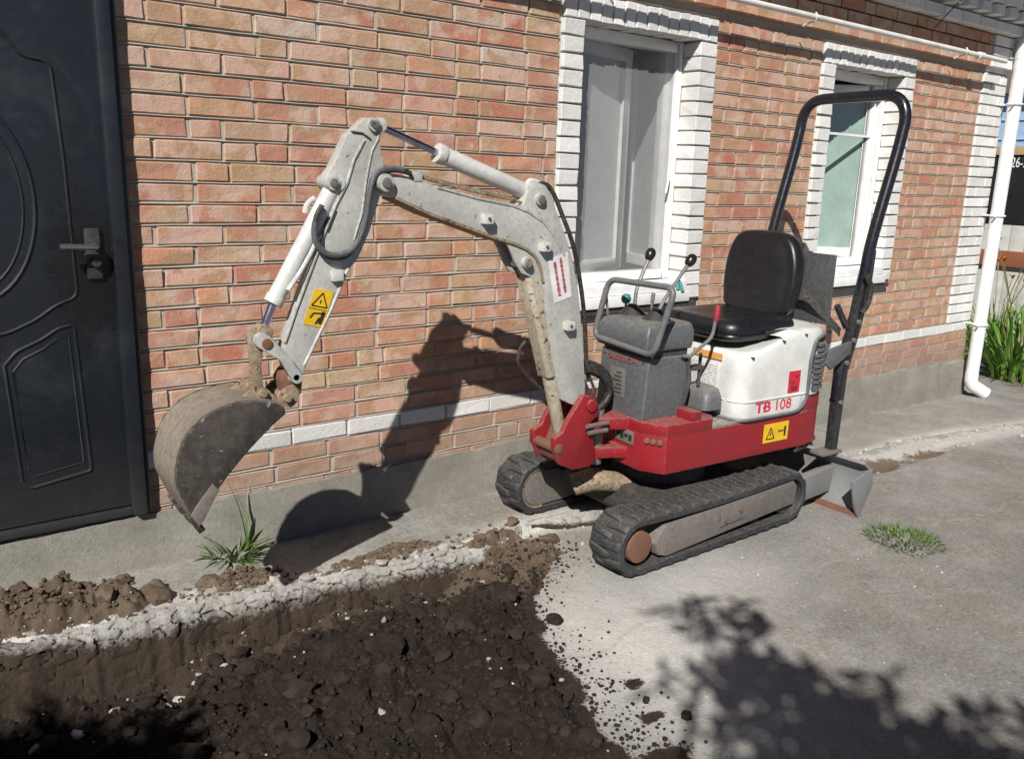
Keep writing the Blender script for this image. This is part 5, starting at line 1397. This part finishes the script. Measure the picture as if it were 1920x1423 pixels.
def broken_edge(x0, x1, drop, wid, name, ends=.12):
    us = np.arange(x0, x1, .006); vs_ = np.linspace(0, 1, 52)
    U, V = np.meshgrid(us, vs_); e = real_edge(us)[None, :] + 0 * U - .005
    taper = sst(U, x0, x0 + ends) * sst(x1 - U, 0, ends)
    t = V * 1.45; out_ = np.sin(np.clip(t, 0, 1.45)); 
    y = e + .035 - (wid * np.sqrt(out_) * 1.3 + .02 * V) * (.45 + .55 * taper); z = apron_top(U) + .004 - drop * (1 - np.cos(t)) * 1.1 * (.4 + .6 * taper)
    wu = U + .02 * fbm(U, V, 14, 3, .5, 93); wv = V * .34 * (drop / .30) + .02 * fbm(U, V * .3, 18, 3, .5, 95)
    c1, g1_ = voronoi(wu * .7, wv, .056, 7); c2, g2_ = voronoi(wu, wv, .024, 8)
    push = .022 * (c1 - .45) + .005 * (c2 - .5) - .016 * sst(.005 - g1_, 0, .005) - .002 * sst(.003 - g2_, 0, .003) + .010 * fbm(U, V * .34, 22, 4, .6, 97)
    push = push * sst(V, 0, .12) * (.4 + .6 * taper) * (1 - .65 * sst(V, .38, .62))
    y = y - push * np.sin(t); z = z + push * (.10 + .35 * np.cos(t))
    mud = np.clip((V - (.20 if drop > .2 else .5)) * 2.6, 0, 1.2) + (.75 * sst(.55 - U, 0, .45) + .10) * (drop > .2) + .5 * sst(.004 - g1_, 0, .004)
    n0, n1 = U.shape; idx = np.arange(n0 * n1).reshape(n0, n1)
    q = np.stack([idx[:-1, :-1], idx[1:, :-1], idx[1:, 1:], idx[:-1, 1:]], -1).reshape(-1, 4)
    me = bpy.data.meshes.new(name); me.from_pydata(np.stack([U, y, z], -1).reshape(-1, 3).tolist(), [], q.tolist())
    at = me.attributes.new('mud', 'FLOAT', 'POINT'); at.data.foreach_set('value', mud.ravel().astype(np.float32))
    me.shade_smooth(); me.set_sharp_from_angle(angle=math.radians(38)); me.materials.append(MATS['broken_edge'])
    o = link(bpy.data.objects.new(name, me)); o.parent = GR['concrete_apron']
broken_edge(-.25, 2.06, .30, .060, 'broken_edge')
broken_edge(2.30, 3.3, .05, .05, 'broken_edge', .2)
broken_edge(4.0, 7.3, .035, .05, 'broken_edge', .3)
x = .24
while x < 7.2:
    if 2.0 < x < 4.2: x += .08; continue
    s = R_.uniform(.012, .034) if x < 3 else R_.uniform(.008, .024)
    ye = float(real_edge(np.array([x]))[0]); onlip = R_.random() < .55
    y = ye + (R_.uniform(.0, .05) if onlip else R_.uniform(-.22, -.09))
    o = link(bpy.data.objects.new('concrete_piece', R_.choice(CH))); o.parent = GR['concrete_apron']
    if not onlip: s *= .8
    o.location = (x, y, (float(apron_top(np.array([x]))[0]) if onlip else gz1(x, y)) + s * .25); o.scale = (s * R_.uniform(.9, 1.4), s, s * R_.uniform(.6, 1))
    o.rotation_euler = (R_.uniform(-.4, .4), R_.uniform(-.35, .35), R_.uniform(-.6, .6))
    x += s * (2.2 if x < 2 else 3.0)
for i in range(16):
    x_ = R_.uniform(1.0, 2.5); y_ = R_.uniform(-1.5, -.55); s = R_.uniform(.006, .016)
    o = link(bpy.data.objects.new('concrete_piece', R_.choice(CH))); o.parent = GR['concrete_apron']; o.location = (x_, y_, gz1(x_, y_) + s * .3); o.scale = (s, s, s); o.rotation_euler = (R_.uniform(-.4, .4), R_.uniform(-.4, .4), R_.uniform(0, 6))

# ------------------------------------------------------------------ weeds and plants
def blade_strip(mb, base, az, length, width, droop, lean, n=5):
    d = Vector((math.cos(az), math.sin(az), 0)); side = Vector((-math.sin(az), math.cos(az), 0)); p = Vector(base); ang = lean
    rows_ = []
    for i in range(n + 1):
        t = i / n; w = width * (1 - t ** 2.2) * (.6 + .4 * min(1, t * 4)) + .0003
        rows_.append((p + side * w, p + Vector((0, 0, w * .35)) * 0 + Vector((0, 0, -w * .25)), p - side * w))
        p = p + (d * math.sin(ang) + Vector((0, 0, math.cos(ang)))) * (length / n); ang += droop / n
    v = [q for r in rows_ for q in r]; f = []
    for i in range(n):
        for j in (0, 1): f.append((i * 3 + j, i * 3 + j + 1, i * 3 + j + 4, i * 3 + j + 3))
    mb.add(v, f)
def tuft(name, x, y, n, hmin, hmax, wid, spread, label, cat, mat='grass', lean=(.1, 1.2), droop=(.3, 1.3), group=None):
    t = thing(name, label, cat, (x, y, gz1(x, y)), group)
    mb = MB()
    for i in range(n):
        a = R_.uniform(0, 6.283); r = spread * math.sqrt(R_.random()); bx, by = x + r * math.cos(a), y + r * math.sin(a)
        blade_strip(mb, (bx, by, gz1(bx, by) - .005), a + R_.uniform(-.7, .7), R_.uniform(hmin, hmax), wid * R_.uniform(.6, 1.2), R_.uniform(*droop), R_.uniform(*lean))
    mb.build('leaves', mat, t, smooth=60)
    return t
gx, gy, _ = G(425, 1020, .08)
g1 = tuft('grass_tuft', min(gx, 1.12), -.075, 110, .05, .17, .0055, .08, 'wiry green grass tuft growing from the wall base below the bucket', 'grass', lean=(.35, 1.4), droop=(.2, 1.0))
mb = MB(); blade_strip(mb, (1.12, -.07, .08), 2.4, .30, .005, .5, .05); blade_strip(mb, (1.12, -.07, .08), 1.0, .26, .005, .5, .12); mb.build('stalk', 'grass', g1, smooth=60)
gx, gy, _ = G(1695, 1012, 0)
g2 = tuft('grass_patch', gx, gy, 520, .02, .06, .0028, .16, 'low green weed patch on the concrete behind the dozer blade', 'weed', lean=(.2, 1.3), droop=(.2, 1.0))
tuft('weed_sprout', G(1150, 940, .05)[0], -.06, 14, .03, .08, .003, .03, 'tiny green weed sprout at the plinth behind the far track', 'weed')
# daylilies beyond the corner
for i, (x, y, n, h, lab) in enumerate(((8.5, .05, 150, .95, 'dense green daylily clump nearest the white downpipe'), (9.3, .62, 80, .95, 'tall green daylily clump with dry stalks by the pale fence'), (9.05, -.12, 70, .70, 'low bright green daylily clump at the yard edge'), (9.9, .45, 70, .9, 'green daylily clump half hidden against the fence'))):
    t = tuft('daylily', x, y, n, h * .55, h, .017, .20, lab, 'plant', 'lily_leaf', lean=(.05, .55), droop=(.6, 2.0), group='daylilies by the fence')
    for k in range(6):
        mb = MB(); fl = MB()
        a = R_.uniform(0, 6.28); top = (x + .3 * math.cos(a), y + .3 * math.sin(a), gz1(x, y) + h * R_.uniform(.9, 1.35))
        mb.tube([(x + .05 * math.cos(a), y + .05 * math.sin(a), gz1(x, y)), ((x + top[0]) / 2, (y + top[1]) / 2, top[2] * .6), top], .005, 5)
        for p in range(5): blade_strip(fl, top, a + p * 1.26, .08, .014, 1.2, .5, 3)
        mb.build('stalk', 'dry_stalk', t); fl.build('flower', 'lily_flower', t, smooth=60)
tuft('dry_grass', 8.35, -.22, 120, .06, .2, .004, .22, 'dry brownish grass at the foot of the daylilies', 'grass', 'dry_stalk', lean=(.2, 1.2))

# ------------------------------------------------------------------ beyond the corner: fence, sign board, far building
fx = 10.9
fence = thing('sheet_fence', 'pale corrugated sheet fence with a brown rail beyond the daylilies', 'fence', (fx, 2, -.3))
for i in range(34):
    y0 = -1.6 + i * .17
    MB().add([(fx, y0, -.4), (fx, y0 + .165, -.4), (fx + .02, y0 + .165, -.4), (fx + .02, y0, -.4), (fx, y0, 1.20), (fx, y0 + .165, 1.20), (fx + .02, y0 + .165, 1.20), (fx + .02, y0, 1.20)],
             [(0, 1, 2, 3), (4, 7, 6, 5), (0, 4, 5, 1), (2, 6, 7, 3), (1, 5, 6, 2), (0, 3, 7, 4)]).build('panel', 'fence_sheet', fence, bevel=.006)
MB().box(fx - .06, fx - .004, -1.6, 4.2, .72, .90).build('rail', 'rail_brown', fence, bevel=.004)
for y in (-1.5, .9, 3.3): MB().box(fx + .024, fx + .09, y, y + .07, -.4, 1.9).build('post', 'rail_brown', fence, bevel=.004)
bd = thing('sign_board', 'dark sign board with a white phone number behind the fence', 'sign', (11.3, 1.8, 1.2))
pb = MB().box(11.25, 11.30, -.4, 4.0, 1.05, 2.02).build('panel', 'board_dark', bd, bevel=.004)
MB().box(11.23, 11.32, -.4, 4.0, 2.02, 2.12).build('top_rail', 'wood_tan', bd, bevel=.004)
for y in (-.2, 3.7): MB().box(11.31, 11.40, y, y + .09, -.5, 2.0).build('post', 'wood_tan', bd, bevel=.004)
def px_on_x(px, py, x):
    d = ray(px, py); t = (x - CAM[0]) / d[0]; return CAM + t * d
q = px_on_x(1889, 314, 11.248)
text_mb('-26-2', .17, lambda u, v, w: (11.247 - w, q[1] - u * .62, q[2] + v), .001).build('lettering', 'letters_white', pb, smooth=0)
fbh = thing('far_building', 'pale blue sided building far beyond the sign board', 'building', (34, 12, -1))
MB().box(30, 38, 2, 16, -1.5, 4.6).build('wall', 'far_blue', fbh, bevel=.02)
for i in range(9): MB().box(29.94, 29.99, 2, 16, -1 + i * .6, -.97 + i * .6).build('siding_line', 'fence_sheet', fbh, smooth=0)
MB().add([(29.5, 1.5, 4.6), (38.5, 1.5, 4.6), (38.5, 16.5, 4.6), (29.5, 16.5, 4.6), (34, 1.5, 6.6), (34, 16.5, 6.6)], [(0, 1, 2, 3), (0, 4, 1), (2, 5, 3), (0, 3, 5, 4), (1, 4, 5, 2)]).build('roof', 'roof_sheet', fbh, smooth=0)

# ------------------------------------------------------------------ the tree beside the photographer that shades the yard
tree = thing('fruit_tree', 'leafy fruit tree overhanging the yard and shading the concrete', 'tree', (-2.6, -5.6, 0))
mb = MB(); mb.tube(spline([(-2.6, -5.6, -.05), (-2.55, -5.5, .8), (-2.4, -5.3, 1.7), (-2.2, -5.0, 2.5)], 4), [.13 - .004 * i for i in range(13)], 12); mb.build('trunk', 'bark', tree)
LV = MB()
def lobe(gx, gy, h, n, rad, dens=1.0):
    t = h / 1.28; cx_, cy_ = gx - 1.18 * t, gy - 1.0 * t
    br = MB(); br.tube(spline([(-2.2, -5.0, 2.5), ((cx_ - 2.2) / 2, (cy_ - 5.0) / 2, (h + 2.7) / 2), (cx_, cy_, h)], 5), [.032 - .0027 * i for i in range(11)], 8); br.build('limb', 'bark', tree)
    for k in range(n):
        # twig sprays
        u = Vector((R_.gauss(0, 1), R_.gauss(0, 1), R_.gauss(0, .5))); u = u.normalized() * rad * R_.random() ** .6
        c = Vector((cx_, cy_, h)) + u; a = R_.uniform(0, 6.28)
        for j in range(5):
            cc = c + Vector((math.cos(a), math.sin(a), R_.uniform(-.3, .1))) * .035 * j
            blade_strip(LV, tuple(cc), a + R_.choice((-1, 1)) * R_.uniform(.5, 1.2), R_.uniform(.07, .11), R_.uniform(.018, .027), R_.uniform(.3, .9), R_.uniform(.8, 1.7), 2)
for gx_, gy_, h_, n_, r_ in ((2.36, -1.50, 3.3, 6, .16), (2.28, -1.70, 3.3, 12, .18), (2.08, -1.86, 3.3, 22, .20), (2.2, -2.05, 3.3, 34, .22), (2.0, -2.2, 3.3, 46, .20),
                             (2.66, -2.52, 3.3, 10, .16), (2.35, -2.4, 3.3, 40, .22), (2.15, -2.45, 3.3, 60, .22), (.05, -.92, 2.5, 170, .20), (.32, -1.05, 2.5, 100, .16), (-.2, -1.1, 2.5, 150, .25),
                             (3.3, -3.2, 2.8, 130, .45), (1.25, -2.75, 2.6, 150, .38)):
    lobe(gx_, gy_, h_, n_, r_)
LV.build('foliage', 'tree_leaf', tree, smooth=60)
